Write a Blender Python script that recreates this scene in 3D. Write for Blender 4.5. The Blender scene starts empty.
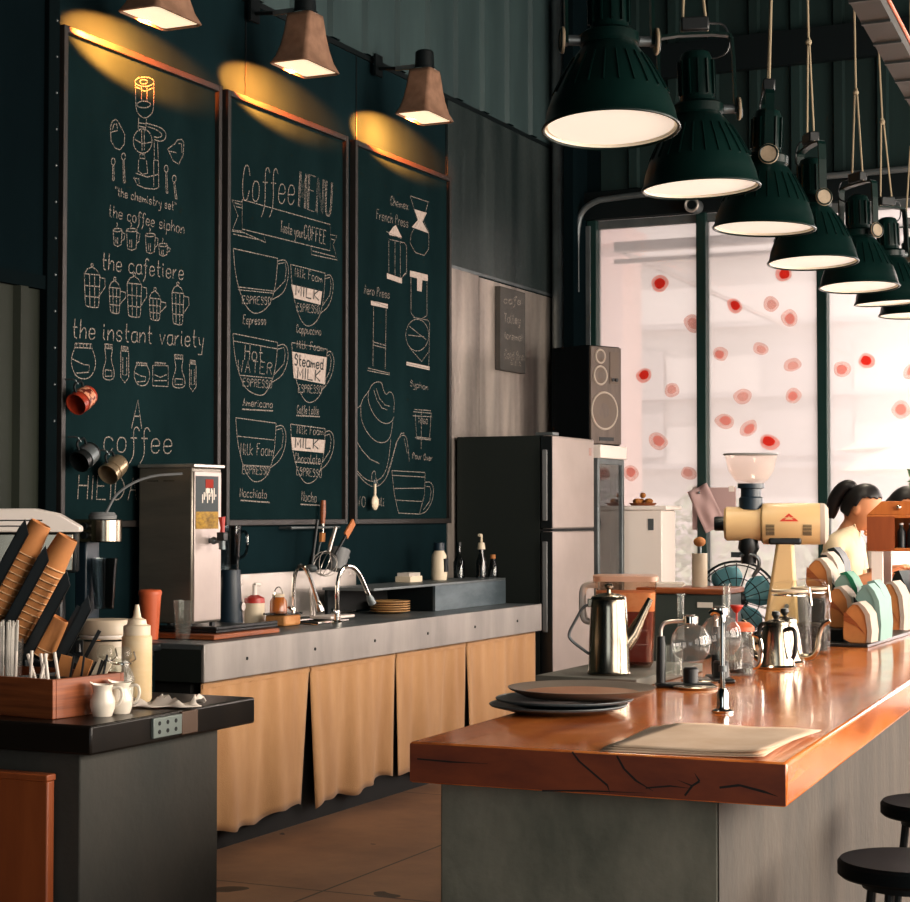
import bpy, bmesh, math, random
from mathutils import Vector, Matrix, Euler
R = math.radians
random.seed(7)
scene = bpy.context.scene
COL = scene.collection

# ------------------------------------------------------------------ materials
def lin(h):
    h = h.lstrip('#')
    v = [int(h[i:i + 2], 16) / 255 for i in (0, 2, 4)]
    return tuple(c / 12.92 if c <= .04045 else ((c + .055) / 1.055) ** 2.4 for c in v) + (1.0,)

def newmat(name):
    m = bpy.data.materials.new(name); m.use_nodes = True
    nt = m.node_tree
    return m, nt, nt.nodes['Principled BSDF']

def node(nt, typ, **kw):
    n = nt.nodes.new(typ)
    for k, v in kw.items():
        if k.startswith('i_'):
            n.inputs[k[2:].replace('_', ' ')].default_value = v
        else:
            setattr(n, k, v)
    return n

def mat(name, col, rough=.5, metal=0., col2=None, scale=(8, 8, 8), detail=6, lo=.35, hi=.65, bump=0., bscale=60, coat=0., trans=0., ior=1.45, emit=None, es=0., rvar=0., alpha=1., sheen=0., spec=.5):
    m, nt, b = newmat(name)
    b.inputs['Specular IOR Level'].default_value = spec
    L = nt.links.new
    b.inputs['Base Color'].default_value = lin(col)
    b.inputs['Roughness'].default_value = rough
    b.inputs['Metallic'].default_value = metal
    b.inputs['Coat Weight'].default_value = coat
    b.inputs['Coat Roughness'].default_value = .12
    b.inputs['Transmission Weight'].default_value = trans
    b.inputs['IOR'].default_value = ior
    b.inputs['Sheen Weight'].default_value = sheen
    if emit:
        b.inputs['Emission Color'].default_value = lin(emit); b.inputs['Emission Strength'].default_value = es
    tc = node(nt, 'ShaderNodeTexCoord')
    if col2 or rvar:
        mp = node(nt, 'ShaderNodeMapping'); mp.inputs['Scale'].default_value = scale
        L(tc.outputs['Object'], mp.inputs['Vector'])
        nz = node(nt, 'ShaderNodeTexNoise'); nz.inputs['Scale'].default_value = 1.0
        nz.inputs['Detail'].default_value = detail; nz.inputs['Roughness'].default_value = .6
        L(mp.outputs['Vector'], nz.inputs['Vector'])
        rp = node(nt, 'ShaderNodeValToRGB')
        rp.color_ramp.elements[0].position = lo; rp.color_ramp.elements[1].position = hi
        rp.color_ramp.elements[0].color = lin(col); rp.color_ramp.elements[1].color = lin(col2 or col)
        L(nz.outputs['Fac'], rp.inputs['Fac'])
        if col2: L(rp.outputs['Color'], b.inputs['Base Color'])
        if rvar:
            mr = node(nt, 'ShaderNodeMapRange'); mr.inputs['To Min'].default_value = max(0, rough - rvar); mr.inputs['To Max'].default_value = rough + rvar
            mr.inputs['From Min'].default_value = .3; mr.inputs['From Max'].default_value = .7
            L(nz.outputs['Fac'], mr.inputs['Value']); L(mr.outputs['Result'], b.inputs['Roughness'])
    if bump:
        n2 = node(nt, 'ShaderNodeTexNoise'); n2.inputs['Scale'].default_value = bscale; n2.inputs['Detail'].default_value = 4
        L(tc.outputs['Object'], n2.inputs['Vector'])
        bp = node(nt, 'ShaderNodeBump'); bp.inputs['Strength'].default_value = bump; bp.inputs['Distance'].default_value = .01
        L(n2.outputs['Fac'], bp.inputs['Height']); L(bp.outputs['Normal'], b.inputs['Normal'])
    return m

def pane_mat(name, tint, haze, hazecol, ior=1.25):
    """thin glass: mostly clear, a white veil put in for daylight glare, a weak mirror"""
    m, nt, b = newmat(name); L = nt.links.new
    nt.nodes.remove(b)
    out = nt.nodes['Material Output']
    tr = node(nt, 'ShaderNodeBsdfTransparent'); tr.inputs['Color'].default_value = lin(tint)
    tl = node(nt, 'ShaderNodeBsdfTranslucent'); tl.inputs['Color'].default_value = lin(hazecol)
    gl = node(nt, 'ShaderNodeBsdfGlossy'); gl.inputs['Roughness'].default_value = .03
    m1 = node(nt, 'ShaderNodeMixShader'); m1.inputs[0].default_value = haze
    L(tr.outputs[0], m1.inputs[1]); L(tl.outputs[0], m1.inputs[2])
    m2 = node(nt, 'ShaderNodeMixShader')
    fr = node(nt, 'ShaderNodeFresnel'); fr.inputs['IOR'].default_value = ior
    L(fr.outputs[0], m2.inputs[0]); L(m1.outputs[0], m2.inputs[1]); L(gl.outputs[0], m2.inputs[2])
    L(m2.outputs[0], out.inputs['Surface'])
    return m

def glass_mat(name, tint='ffffff', rough=0.02, thin=.12, edge=.7, haze=0.):
    """vessel glass: clear, with a fresnel mirror and refraction kept shallow"""
    m, nt, b = newmat(name); L = nt.links.new
    nt.nodes.remove(b); out = nt.nodes['Material Output']
    tr = node(nt, 'ShaderNodeBsdfTransparent'); tr.inputs['Color'].default_value = lin(tint)
    gl = node(nt, 'ShaderNodeBsdfGlossy'); gl.inputs['Roughness'].default_value = rough
    lw = node(nt, 'ShaderNodeLayerWeight'); lw.inputs['Blend'].default_value = .35
    mx = node(nt, 'ShaderNodeMixShader')
    mr = node(nt, 'ShaderNodeMapRange'); mr.inputs['To Min'].default_value = thin * .4; mr.inputs['To Max'].default_value = edge
    pw = node(nt, 'ShaderNodeMath', operation='POWER'); pw.inputs[1].default_value = 3.0; L(lw.outputs['Facing'], pw.inputs[0]); L(pw.outputs[0], mr.inputs['Value']); L(mr.outputs['Result'], mx.inputs[0])
    df = node(nt, 'ShaderNodeBsdfDiffuse'); df.inputs['Color'].default_value = lin('efe9e2')
    hz = node(nt, 'ShaderNodeMixShader'); hz.inputs[0].default_value = haze  # white diffuse layer stands in for pale reflections in the glass
    L(tr.outputs[0], hz.inputs[1]); L(df.outputs[0], hz.inputs[2])
    L(hz.outputs[0], mx.inputs[1]); L(gl.outputs[0], mx.inputs[2]); L(mx.outputs[0], out.inputs['Surface'])
    return m

def petal_mat(name, col, clear):
    m, nt, b = newmat(name); L = nt.links.new; out = nt.nodes['Material Output']
    b.inputs['Base Color'].default_value = lin(col); b.inputs['Roughness'].default_value = .6
    tl = node(nt, 'ShaderNodeBsdfTranslucent'); tl.inputs['Color'].default_value = lin(col)
    tr = node(nt, 'ShaderNodeBsdfTransparent'); tr.inputs['Color'].default_value = lin(col)
    a = node(nt, 'ShaderNodeMixShader'); a.inputs[0].default_value = .6; L(b.outputs[0], a.inputs[1]); L(tl.outputs[0], a.inputs[2])
    c = node(nt, 'ShaderNodeMixShader'); c.inputs[0].default_value = clear; L(a.outputs[0], c.inputs[1]); L(tr.outputs[0], c.inputs[2])
    L(c.outputs[0], out.inputs['Surface']); return m

# ------------------------------------------------------------------ mesh builder
class MB:
    def __init__(s): s.b = bmesh.new()
    def _xf(s, vs, M):
        if M is not None:
            for v in vs: v.co = M @ v.co
    def poly(s, pts): s.b.faces.new([s.b.verts.new(p) for p in pts])
    def box(s, x0, x1, y0, y1, z0, z1, M=None):
        v = [s.b.verts.new((x, y, z)) for x in (x0, x1) for y in (y0, y1) for z in (z0, z1)]
        for f in ((0, 1, 3, 2), (4, 6, 7, 5), (0, 4, 5, 1), (2, 3, 7, 6), (0, 2, 6, 4), (1, 5, 7, 3)): s.b.faces.new([v[i] for i in f])
        s._xf(v, M); return s
    def prism(s, pts, d, M=None):
        """pts: closed outline (3-D), d: extrusion vector"""
        d = Vector(d)
        a = [s.b.verts.new(Vector(p)) for p in pts]; c = [s.b.verts.new(Vector(p) + d) for p in pts]
        n = len(pts)
        s.b.faces.new(a[::-1]); s.b.faces.new(c)
        for i in range(n): s.b.faces.new((a[i], a[(i + 1) % n], c[(i + 1) % n], c[i]))
        s._xf(a + c, M); return s
    def frame(s, p, up=(0, 0, 1)):
        t = Vector(p).normalized(); u = Vector(up)
        if abs(t.dot(u)) > .98: u = Vector((1, 0, 0))
        x = u.cross(t).normalized(); return x, t.cross(x).normalized(), t
    def tube(s, pts, r, n=10, cap=True, closed=False):
        pts = [Vector(p) for p in pts]; rr = r if isinstance(r, (list, tuple)) else [r] * len(pts)
        rings = []; m = len(pts); px = None
        for i, p in enumerate(pts):
            if closed: t = pts[(i + 1) % m] - pts[i - 1]
            else: t = pts[min(i + 1, m - 1)] - pts[max(i - 1, 0)]
            t.normalize()
            if px is None: x, y, _ = s.frame(t)
            else:
                x = (px - t * px.dot(t))
                x = x.normalized() if x.length > 1e-6 else s.frame(t)[0]
                y = t.cross(x).normalized()
            px = x
            rings.append([s.b.verts.new(p + (x * math.cos(a) + y * math.sin(a)) * rr[i]) for a in [2 * math.pi * k / n for k in range(n)]])
        for i in range(m if closed else m - 1):
            A, B = rings[i], rings[(i + 1) % m]
            for k in range(n): s.b.faces.new((A[k], A[(k + 1) % n], B[(k + 1) % n], B[k]))
        if cap and not closed: s.b.faces.new(rings[0][::-1]); s.b.faces.new(rings[-1])
        return s
    def cyl(s, p0, p1, r0, r1=None, n=24):
        return s.tube([p0, p1], [r0, r0 if r1 is None else r1], n)
    def lathe(s, prof, o=(0, 0, 0), n=32, M=None, closed=False):
        """prof: list of (r, z)"""
        o = Vector(o); rings = []; allv = []
        for r, z in prof:
            if r < 1e-6: rg = [s.b.verts.new(o + Vector((0, 0, z)))]
            else: rg = [s.b.verts.new(o + Vector((r * math.cos(2 * math.pi * k / n), r * math.sin(2 * math.pi * k / n), z))) for k in range(n)]
            rings.append(rg); allv += rg
        seq = list(zip(rings, rings[1:])) + ([(rings[-1], rings[0])] if closed else [])
        for A, B in seq:
            for k in range(n):
                q = [A[k % len(A)], A[(k + 1) % n % len(A)], B[(k + 1) % n % len(B)], B[k % len(B)]]
                u = []
                for w in q:
                    if w not in u: u.append(w)
                if len(u) > 2: s.b.faces.new(u)
        s._xf(allv, M); return s
    def sph(s, c, r, n=16, m=10, sc=(1, 1, 1), M=None):
        st = len(s.b.verts)
        T = Matrix.Translation(c) @ (M or Matrix()) @ Matrix.Diagonal((r * sc[0], r * sc[1], r * sc[2], 1))
        bmesh.ops.create_uvsphere(s.b, u_segments=n, v_segments=m, radius=1, matrix=T); return s
    def torus(s, c, R0, r, n=32, m=8, axis=(0, 0, 1)):
        x, y, _ = s.frame(axis, (0, 1, 0)); c = Vector(c)
        return s.tube([c + (x * math.cos(a) + y * math.sin(a)) * R0 for a in [2 * math.pi * k / n for k in range(n)]], r, m, closed=True)
    def ribbon(s, pts, w, off=(0, 0, 0)):
        """flat chalk stroke in the local YZ plane facing +X"""
        pts = [Vector((0, p[0], p[1])) for p in pts]
        L, Rr = [], []
        for i, p in enumerate(pts):
            t = pts[min(i + 1, len(pts) - 1)] - pts[max(i - 1, 0)]
            if t.length < 1e-9: t = Vector((0, 1, 0))
            t.normalize(); nrm = Vector((0, -t.z, t.y)) * (w / 2)
            L.append(s.b.verts.new(p + nrm)); Rr.append(s.b.verts.new(p - nrm))
        for i in range(len(pts) - 1): s.b.faces.new((L[i], Rr[i], Rr[i + 1], L[i + 1]))
        return s
    def build(s, name, m, parent=None, loc=None, rot=None, bevel=0., smooth=True, seg=2, angle=35, solid=0., subd=0):
        bmesh.ops.recalc_face_normals(s.b, faces=s.b.faces) if not getattr(s, 'keep', False) else None
        me = bpy.data.meshes.new(name); s.b.to_mesh(me); s.b.free()
        me.materials.append(m)
        if smooth:
            me.shade_smooth(); me.set_sharp_from_angle(angle=R(angle))
        o = bpy.data.objects.new(name, me); COL.objects.link(o)
        if parent: o.parent = parent
        if loc: o.location = loc
        if rot: o.rotation_euler = rot
        if solid:
            k = o.modifiers.new('solid', 'SOLIDIFY'); k.thickness = solid; k.offset = 0
        if subd:
            k = o.modifiers.new('sub', 'SUBSURF'); k.levels = subd; k.render_levels = subd
        if bevel:
            k = o.modifiers.new('bevel', 'BEVEL'); k.width = bevel; k.segments = seg; k.limit_method = 'ANGLE'; k.angle_limit = R(40)
            k.harden_normals = False
        return o

def tag(o, label=None, cat=None, group=None, kind=None):
    for k, v in (('label', label), ('category', cat), ('group', group), ('kind', kind)):
        if v: o[k] = v
    return o

def thing(name, label, cat, loc, rz=0., group=None, rot=None):
    o = bpy.data.objects.new(name, None); COL.objects.link(o)
    o.empty_display_size = .1
    o.location = loc; o.rotation_euler = rot or (0, 0, rz)
    return tag(o, label, cat, group)

def struct(o): o['kind'] = 'structure'; return o

def dup(root, loc, rz=None, label=None, group=None, rot=None):
    r = root.copy(); COL.objects.link(r); r.location = loc
    if rz is not None: r.rotation_euler = (0, 0, rz)
    if rot is not None: r.rotation_euler = rot
    if label: r['label'] = label
    if group: r['group'] = group
    for ch in list(root.children):
        c = ch.copy(); COL.objects.link(c); c.parent = r
        for g in list(ch.children):
            d = g.copy(); COL.objects.link(d); d.parent = c
    return r

def smooth_path(pts, it=2, closed=False):
    pts = [Vector(p) for p in pts]
    for _ in range(it):
        q = [] if closed else [pts[0]]
        n = len(pts)
        for i in range(n if closed else n - 1):
            a, b = pts[i], pts[(i + 1) % n]
            q += [a * .75 + b * .25, a * .25 + b * .75]
        if not closed: q.append(pts[-1])
        pts = q
    return pts

def chalk_mat():
    m, nt, b = newmat('chalk'); L = nt.links.new
    b.inputs['Base Color'].default_value = lin('938a82'); b.inputs['Roughness'].default_value = 1; b.inputs['Specular IOR Level'].default_value = 0
    tc = node(nt, 'ShaderNodeTexCoord'); nz = node(nt, 'ShaderNodeTexNoise'); nz.inputs['Scale'].default_value = 110; nz.inputs['Detail'].default_value = 3
    L(tc.outputs['Object'], nz.inputs['Vector'])
    mr = node(nt, 'ShaderNodeMapRange'); mr.inputs['From Min'].default_value = .3; mr.inputs['From Max'].default_value = .62; mr.inputs['To Min'].default_value = .12; mr.inputs['To Max'].default_value = .95
    L(nz.outputs['Fac'], mr.inputs['Value']); L(mr.outputs['Result'], b.inputs['Alpha']); return m

# ------------------------------------------------------------------ palette
M = {}
M['wall'] = mat('dark_teal_tinted_wall', '0d191c', .72, 0, '122327', (1.2, 1.2, .5), rvar=.1, spec=0.)  # teal tint of the shadows is put into the wall colour
M['wall_black'] = mat('blackened_sheet', '070f12', .5, 0, '0a1518', (1, 1, .5), spec=0.)
M['steel_wall'] = mat('galvanised_wall_sheet_plain', '6f6863', .34, .6, 'b3a89e', (2.2, 2.2, .45), 8, .3, .75, rvar=.14)
M['corr_olive'] = mat('olive_corrugated_sheet', '1b1f19', .6, 0, '23281f', (3, 3, .6), spec=.15)
M['corr_grey'] = mat('grey_corrugated_sheet', '2c3c3e', .5, .2, '3a4c4d', (3, 3, .6))
M['corr_dark'] = mat('dark_corrugated_sheet', '10201f', .5, .2, '182c2b', (3, 3, .6))
M['black_steel'] = mat('black_painted_steel', '0a1113', .5, 0, spec=.2)
M['matt_black'] = mat('matt_black_steel', '0a1113', .8, 0, spec=0.)
M['green_steel'] = mat('dark_green_painted_frame', '16302d', .35, .2)
M['ceiling'] = mat('ceiling_dark', '121c1f', .8)
M['board'] = mat('chalkboard', '0d1b1d', .6, 0, '132426', (2.5, 2.5, 1.2), 7, .3, .7, spec=0.)
M['board_frame'] = mat('board_frame', '26211e', .5, 0, '1c1a19', (6, 6, 6))
M['chalk'] = chalk_mat()
M['chalk_fill'] = mat('chalk_fill', 'b5a69c', .95, 0, '978a82', (60, 60, 60), 3, .35, .7)
M['chalk_dark'] = mat('chalk_dark', '2a3030', .9)
M['steel'] = mat('brushed_steel', 'b9b1a9', .34, .85, 'd0c8c0', (3, 3, 3), rvar=.08)
M['apron'] = mat('worn_steel_apron', '87837f', .45, .4, 'aaa39e', (5, 5, 1.2), 6, .3, .7, rvar=.1)
M['dull_steel'] = mat('dull_steel', '5d6466', .45, .7, '7b8284', (3, 3, 3))
M['chrome'] = mat('chrome', 'd9d4cc', .09, 1.)
M['steel_shiny'] = mat('polished_steel', '9d9282', .22, 1., rvar=.03)
M['boiler_side'] = mat('boiler_side_steel', '66625a', .3, .6, '857e72', (1.2, 1.2, 7), 5, .3, .7)
M['end_grain'] = mat('end_grain', '56271a', .5, 0, '7d3c20', (5, 5, 14), 7, .3, .7, coat=.2)
M['cloth'] = mat('tan_canvas', 'b08256', .95, 0, 'c6986a', (7, 7, 2.2), 8, .3, .7, bump=.25, bscale=220, sheen=.2)
M['void'] = mat('black_carcass', '0b0d0e', .8)
M['fridge_side'] = mat('fridge_side_grey', '232826', .7, spec=.1)
M['speaker_black'] = mat('speaker_vinyl', '0b1013', .85, spec=.05)
M['fridge_door'] = mat('fridge_door_steel', 'a69993', .33, .35, 'b5a8a2', (2, 2, 2), rvar=.05)
M['white_plastic'] = mat('white_plastic', 'e2d8d0', .4)
M['cream_plastic'] = mat('cream_plastic', 'd8c8ae', .35)
M['grey_plastic'] = mat('grey_plastic', '6f7172', .5)
M['black_plastic'] = mat('black_plastic', '0f1416', .38)
M['navy_plastic'] = mat('navy_plastic', '152530', .35)
M['red_plastic'] = mat('red_plastic', 'b03026', .35)
M['orange_plastic'] = mat('orange_plastic', 'c25a34', .42)
M['lamp_green'] = mat('green_enamel', '031412', .32, 0, '041a17', (4, 4, 4), rvar=.05, spec=.22)
M['lamp_white'] = mat('white_enamel', 'efe6d6', .35)
M['lamp_glow'] = mat('pendant_diffuser', 'f0e8da', .5, emit='fff2e0', es=.6)
M['wall_lamp'] = mat('warm_tinted_lamp_shade', '8c6a54', .8, 0, '755642', (12, 12, 12), bump=.1)  # tint of the warm lamp light is put into the shade colour
M['wall_glow'] = mat('wall_lamp_glass', 'fff0d0', .5, emit='ffe6c0', es=.95)
M['disc'] = mat('aged_cream_disc', '8c7d68', .6, 0, '766854', (20, 20, 20))
M['rope'] = mat('hemp_rope', '8a7d66', .9)
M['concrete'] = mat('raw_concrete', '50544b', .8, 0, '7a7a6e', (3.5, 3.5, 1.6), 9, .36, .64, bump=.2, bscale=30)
M['concrete_side'] = mat('board_marked_toned_concrete', '2c2924', .75, 0, '474038', (5, 5, .8), 9, .34, .66, bump=.2, bscale=30)  # vertical streaks; colour darkened to offset the strong light on this side
M['slab'] = mat('black_stained_slab', '120f0d', .3, 0, '1a1511', (2, 12, 2), spec=.3)
M['crate_wood'] = mat('red_brown_wood', '5f2c17', .42, 0, 'a45a30', (2.5, 2.5, 55), 8, .3, .7)
M['panel_wood'] = mat('orange_wood_panel', '74361b', .45, 0, 'a05429', (7, 7, 1.2), 6, .3, .7)
M['box_wood'] = mat('orange_box_wood', 'c07030', .5, 0, 'a85a26', (20, 4, 4))
M['kraft'] = mat('kraft_paper', 'b5763f', .75, 0, 'a3683a', (14, 14, 14))
M['kraft_rim'] = mat('kraft_rim', 'd8ab7d', .7)
M['white_paper'] = mat('white_paper', 'd9cfc4', .85)
M['menu_paper'] = mat('menu_paper', 'd8bfa6', .8, 0, 'c8a98b', (6, 6, 6), 5, .3, .7)
M['pink_paper'] = mat('pink_paper', 'b89a98', .85)
M['ceramic'] = mat('white_ceramic', 'e0d6c6', .22, 0, coat=.3)
M['stone_jar'] = mat('cream_jar', 'c0b09a', .4)
M['dark_plate'] = mat('dark_plate', '26333a', .3, coat=.3)
M['brown_plate'] = mat('brown_plate', '85502f', .5, 0, '9a633f', (6, 6, 6))
M['plate_rim'] = mat('plate_rim', '57483c', .4)
M['tea'] = mat('iced_tea', '5c1609', .25, coat=.5)
M['tea_light'] = mat('frothy_tea', 'c77f4a', .5, 0, 'd8a47a', (14, 14, 14))
M['beans'] = mat('coffee_beans', '0d0806', .5, 0, '1c110b', (90, 90, 90), 2, .4, .6, bump=.8, bscale=90, spec=.1)
M['grinder'] = mat('cream_enamel', 'c9a878', .4)
M['fan_blade'] = mat('teal_fan_blade', '5f97a3', .35)
M['green_bag'] = mat('green_pouch', '0f6a4c', .5)
M['teal_bag'] = mat('teal_pouch', '76938d', .6, spec=.2)
M['black_bag'] = mat('black_pouch', '14201f', .45)
M['yellow'] = mat('mustard_print', 'c9a23a', .6)
M['bag_white'] = mat('bag_white', 'a89b8f', .7, spec=.2)
M['skin'] = mat('skin', 'c98a62', .55)
M['hair'] = mat('black_hair', '120f10', .45)
M['shirt'] = mat('cream_shirt', 'ddc9a8', .85)
M['shirt2'] = mat('white_shirt', 'ded2c8', .85)
M['trousers'] = mat('dark_trousers', '23252c', .85)
M['seat'] = mat('black_stool_seat', '060b0d', .6, spec=.06)
M['leaf'] = mat('leaf', '2d5a33', .5, 0, '4d7a44', (20, 20, 20))
M['wicker'] = mat('wicker', '8a4b24', .7, 0, '6b3516', (60, 60, 120))
M['bread'] = mat('bread', 'b0702c', .7, 0, '7c4418', (30, 30, 30))
M['petal_red'] = petal_mat('red_petal', 'f46a58', .5)
M['petal_mid'] = petal_mat('pink_petal', 'fbd4ce', .72)
M['petal_pale'] = petal_mat('pale_petal', 'fbe8e4', .8)
M['glass'] = glass_mat('clear_glass', 'ffffff', .04, .06, .45, .02)
M['glass_cup'] = glass_mat('tumbler_glass', 'f6f8f6', .05, .06, .5, .03)
M['bulb_glass'] = glass_mat('bulb_glass', 'ffffff', .03, .1, .9, .04)
M['jar_glass'] = glass_mat('jar_glass', 'fbfbf8', .05, 0., .3, .008)
M['smoke_glass'] = glass_mat('smoky_plastic', 'a8b0b4', .05, .2)
M['frost'] = mat('frosted_plastic', 'd9cdbb', .3, trans=.35)
M['pane'] = pane_mat('veiled_window_glass', 'f2efee', .30, 'ede8e8')  # veil in the glass stands in for the washed-out glare outside
M['cooler_pane'] = pane_mat('cooler_door_glass', 'f2efee', .1, 'ede8e8', 2.2)
M['straw'] = mat('clear_straw', 'b9b4ab', .3, trans=.3)

def wood_top_mat():
    m, nt, b = newmat('varnished_counter_wood'); L = nt.links.new
    tc = node(nt, 'ShaderNodeTexCoord')
    mp = node(nt, 'ShaderNodeMapping'); mp.inputs['Scale'].default_value = (9, .8, 9); L(tc.outputs['Object'], mp.inputs['Vector'])
    n1 = node(nt, 'ShaderNodeTexNoise'); n1.inputs['Scale'].default_value = 1.2; n1.inputs['Detail'].default_value = 9; n1.inputs['Distortion'].default_value = 1.1; L(mp.outputs['Vector'], n1.inputs['Vector'])
    rp = node(nt, 'ShaderNodeValToRGB'); e = rp.color_ramp.elements
    e[0].position = .28; e[0].color = lin('98481e'); e[1].position = .75; e[1].color = lin('e88d45')
    k = e.new(.5); k.color = lin('cf7234')
    L(n1.outputs['Fac'], rp.inputs['Fac']); L(rp.outputs['Color'], b.inputs['Base Color'])
    n2 = node(nt, 'ShaderNodeTexNoise'); n2.inputs['Scale'].default_value = 5; n2.inputs['Detail'].default_value = 6; L(tc.outputs['Object'], n2.inputs['Vector'])
    mr = node(nt, 'ShaderNodeMapRange'); mr.inputs['From Min'].default_value = .3; mr.inputs['From Max'].default_value = .7; mr.inputs['To Min'].default_value = .1; mr.inputs['To Max'].default_value = .24
    L(n2.outputs['Fac'], mr.inputs['Value']); L(mr.outputs['Result'], b.inputs['Roughness'])
    b.inputs['Coat Weight'].default_value = .5; b.inputs['Coat Roughness'].default_value = .1
    bp = node(nt, 'ShaderNodeBump'); bp.inputs['Strength'].default_value = .12; bp.inputs['Distance'].default_value = .004
    L(n1.outputs['Fac'], bp.inputs['Height']); L(bp.outputs['Normal'], b.inputs['Normal'])
    return m
M['counter_wood'] = wood_top_mat()

def sheet_mat(name, c1, c2, metal, r0, r1, bump):
    m, nt, b = newmat(name); L = nt.links.new
    tc = node(nt, 'ShaderNodeTexCoord'); mp = node(nt, 'ShaderNodeMapping'); mp.inputs['Scale'].default_value = (1, 4.2, .55); L(tc.outputs['Object'], mp.inputs['Vector'])
    n1 = node(nt, 'ShaderNodeTexNoise'); n1.inputs['Scale'].default_value = 1.0; n1.inputs['Detail'].default_value = 2; L(mp.outputs['Vector'], n1.inputs['Vector'])
    n2 = node(nt, 'ShaderNodeTexNoise'); n2.inputs['Scale'].default_value = 30; n2.inputs['Detail'].default_value = 5; L(tc.outputs['Object'], n2.inputs['Vector'])
    rp = node(nt, 'ShaderNodeValToRGB'); e = rp.color_ramp.elements; e[0].position = .36; e[0].color = lin(c1); e[1].position = .64; e[1].color = lin(c2)
    ad = node(nt, 'ShaderNodeMath', operation='MULTIPLY_ADD'); ad.inputs[1].default_value = .12; L(n2.outputs['Fac'], ad.inputs[0])
    mu = node(nt, 'ShaderNodeMath', operation='MULTIPLY'); mu.inputs[1].default_value = .88; L(n1.outputs['Fac'], mu.inputs[0]); L(mu.outputs[0], ad.inputs[2])
    L(ad.outputs[0], rp.inputs['Fac']); L(rp.outputs['Color'], b.inputs['Base Color'])
    mr = node(nt, 'ShaderNodeMapRange'); mr.inputs['From Min'].default_value = .35; mr.inputs['From Max'].default_value = .65; mr.inputs['To Min'].default_value = r0; mr.inputs['To Max'].default_value = r1
    L(n2.outputs['Fac'], mr.inputs['Value']); L(mr.outputs['Result'], b.inputs['Roughness']); b.inputs['Metallic'].default_value = metal
    bp = node(nt, 'ShaderNodeBump'); bp.inputs['Strength'].default_value = bump; bp.inputs['Distance'].default_value = .05
    L(n1.outputs['Fac'], bp.inputs['Height']); L(bp.outputs['Normal'], b.inputs['Normal']); return m
M['steel_wall'] = sheet_mat('galvanised_wall_sheet', '716a65', 'c4b9af', .6, .28, .4, .35)
M['steel_upper'] = sheet_mat('dark_upper_wall_sheet', '1c2829', '3b4545', .45, .4, .5, .3)

def floor_mat():
    m, nt, b = newmat('worn_brown_floor'); L = nt.links.new
    tc = node(nt, 'ShaderNodeTexCoord')
    n1 = node(nt, 'ShaderNodeTexNoise'); n1.inputs['Scale'].default_value = 1.6; n1.inputs['Detail'].default_value = 10; n1.inputs['Roughness'].default_value = .65; L(tc.outputs['Object'], n1.inputs['Vector'])
    rp = node(nt, 'ShaderNodeValToRGB'); e = rp.color_ramp.elements
    e[0].position = .3; e[0].color = lin('64493a'); e[1].position = .72; e[1].color = lin('957055')
    L(n1.outputs['Fac'], rp.inputs['Fac'])
    # saw-cut joints every 2.4 m
    sp = node(nt, 'ShaderNodeSeparateXYZ'); L(tc.outputs['Object'], sp.inputs[0])
    outs = []
    for ax, off in (('X', 3.53 + 24), ('Y', -6.3 + 24)):
        a = node(nt, 'ShaderNodeMath', operation='ADD'); a.inputs[1].default_value = off; L(sp.outputs[ax], a.inputs[0])
        p = node(nt, 'ShaderNodeMath', operation='PINGPONG'); p.inputs[1].default_value = 1.2; L(a.outputs[0], p.inputs[0])
        l = node(nt, 'ShaderNodeMath', operation='LESS_THAN'); l.inputs[1].default_value = .006; L(p.outputs[0], l.inputs[0])
        outs.append(l)
    mx = node(nt, 'ShaderNodeMath', operation='MAXIMUM'); L(outs[0].outputs[0], mx.inputs[0]); L(outs[1].outputs[0], mx.inputs[1])
    n3 = node(nt, 'ShaderNodeTexNoise'); n3.inputs['Scale'].default_value = 3.2; n3.inputs['Detail'].default_value = 2; L(tc.outputs['Object'], n3.inputs['Vector'])
    st = node(nt, 'ShaderNodeMath', operation='GREATER_THAN'); st.inputs[1].default_value = .70; L(n3.outputs['Fac'], st.inputs[0])
    m2 = node(nt, 'ShaderNodeMath', operation='MAXIMUM'); L(mx.outputs[0], m2.inputs[0]); L(st.outputs[0], m2.inputs[1])
    mc = node(nt, 'ShaderNodeMix', data_type='RGBA'); L(m2.outputs[0], mc.inputs[0]); L(rp.outputs['Color'], mc.inputs[6]); mc.inputs[7].default_value = lin('241a14')
    L(mc.outputs[2], b.inputs['Base Color']); b.inputs['Roughness'].default_value = .55
    return m
M['floor'] = floor_mat()
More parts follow.
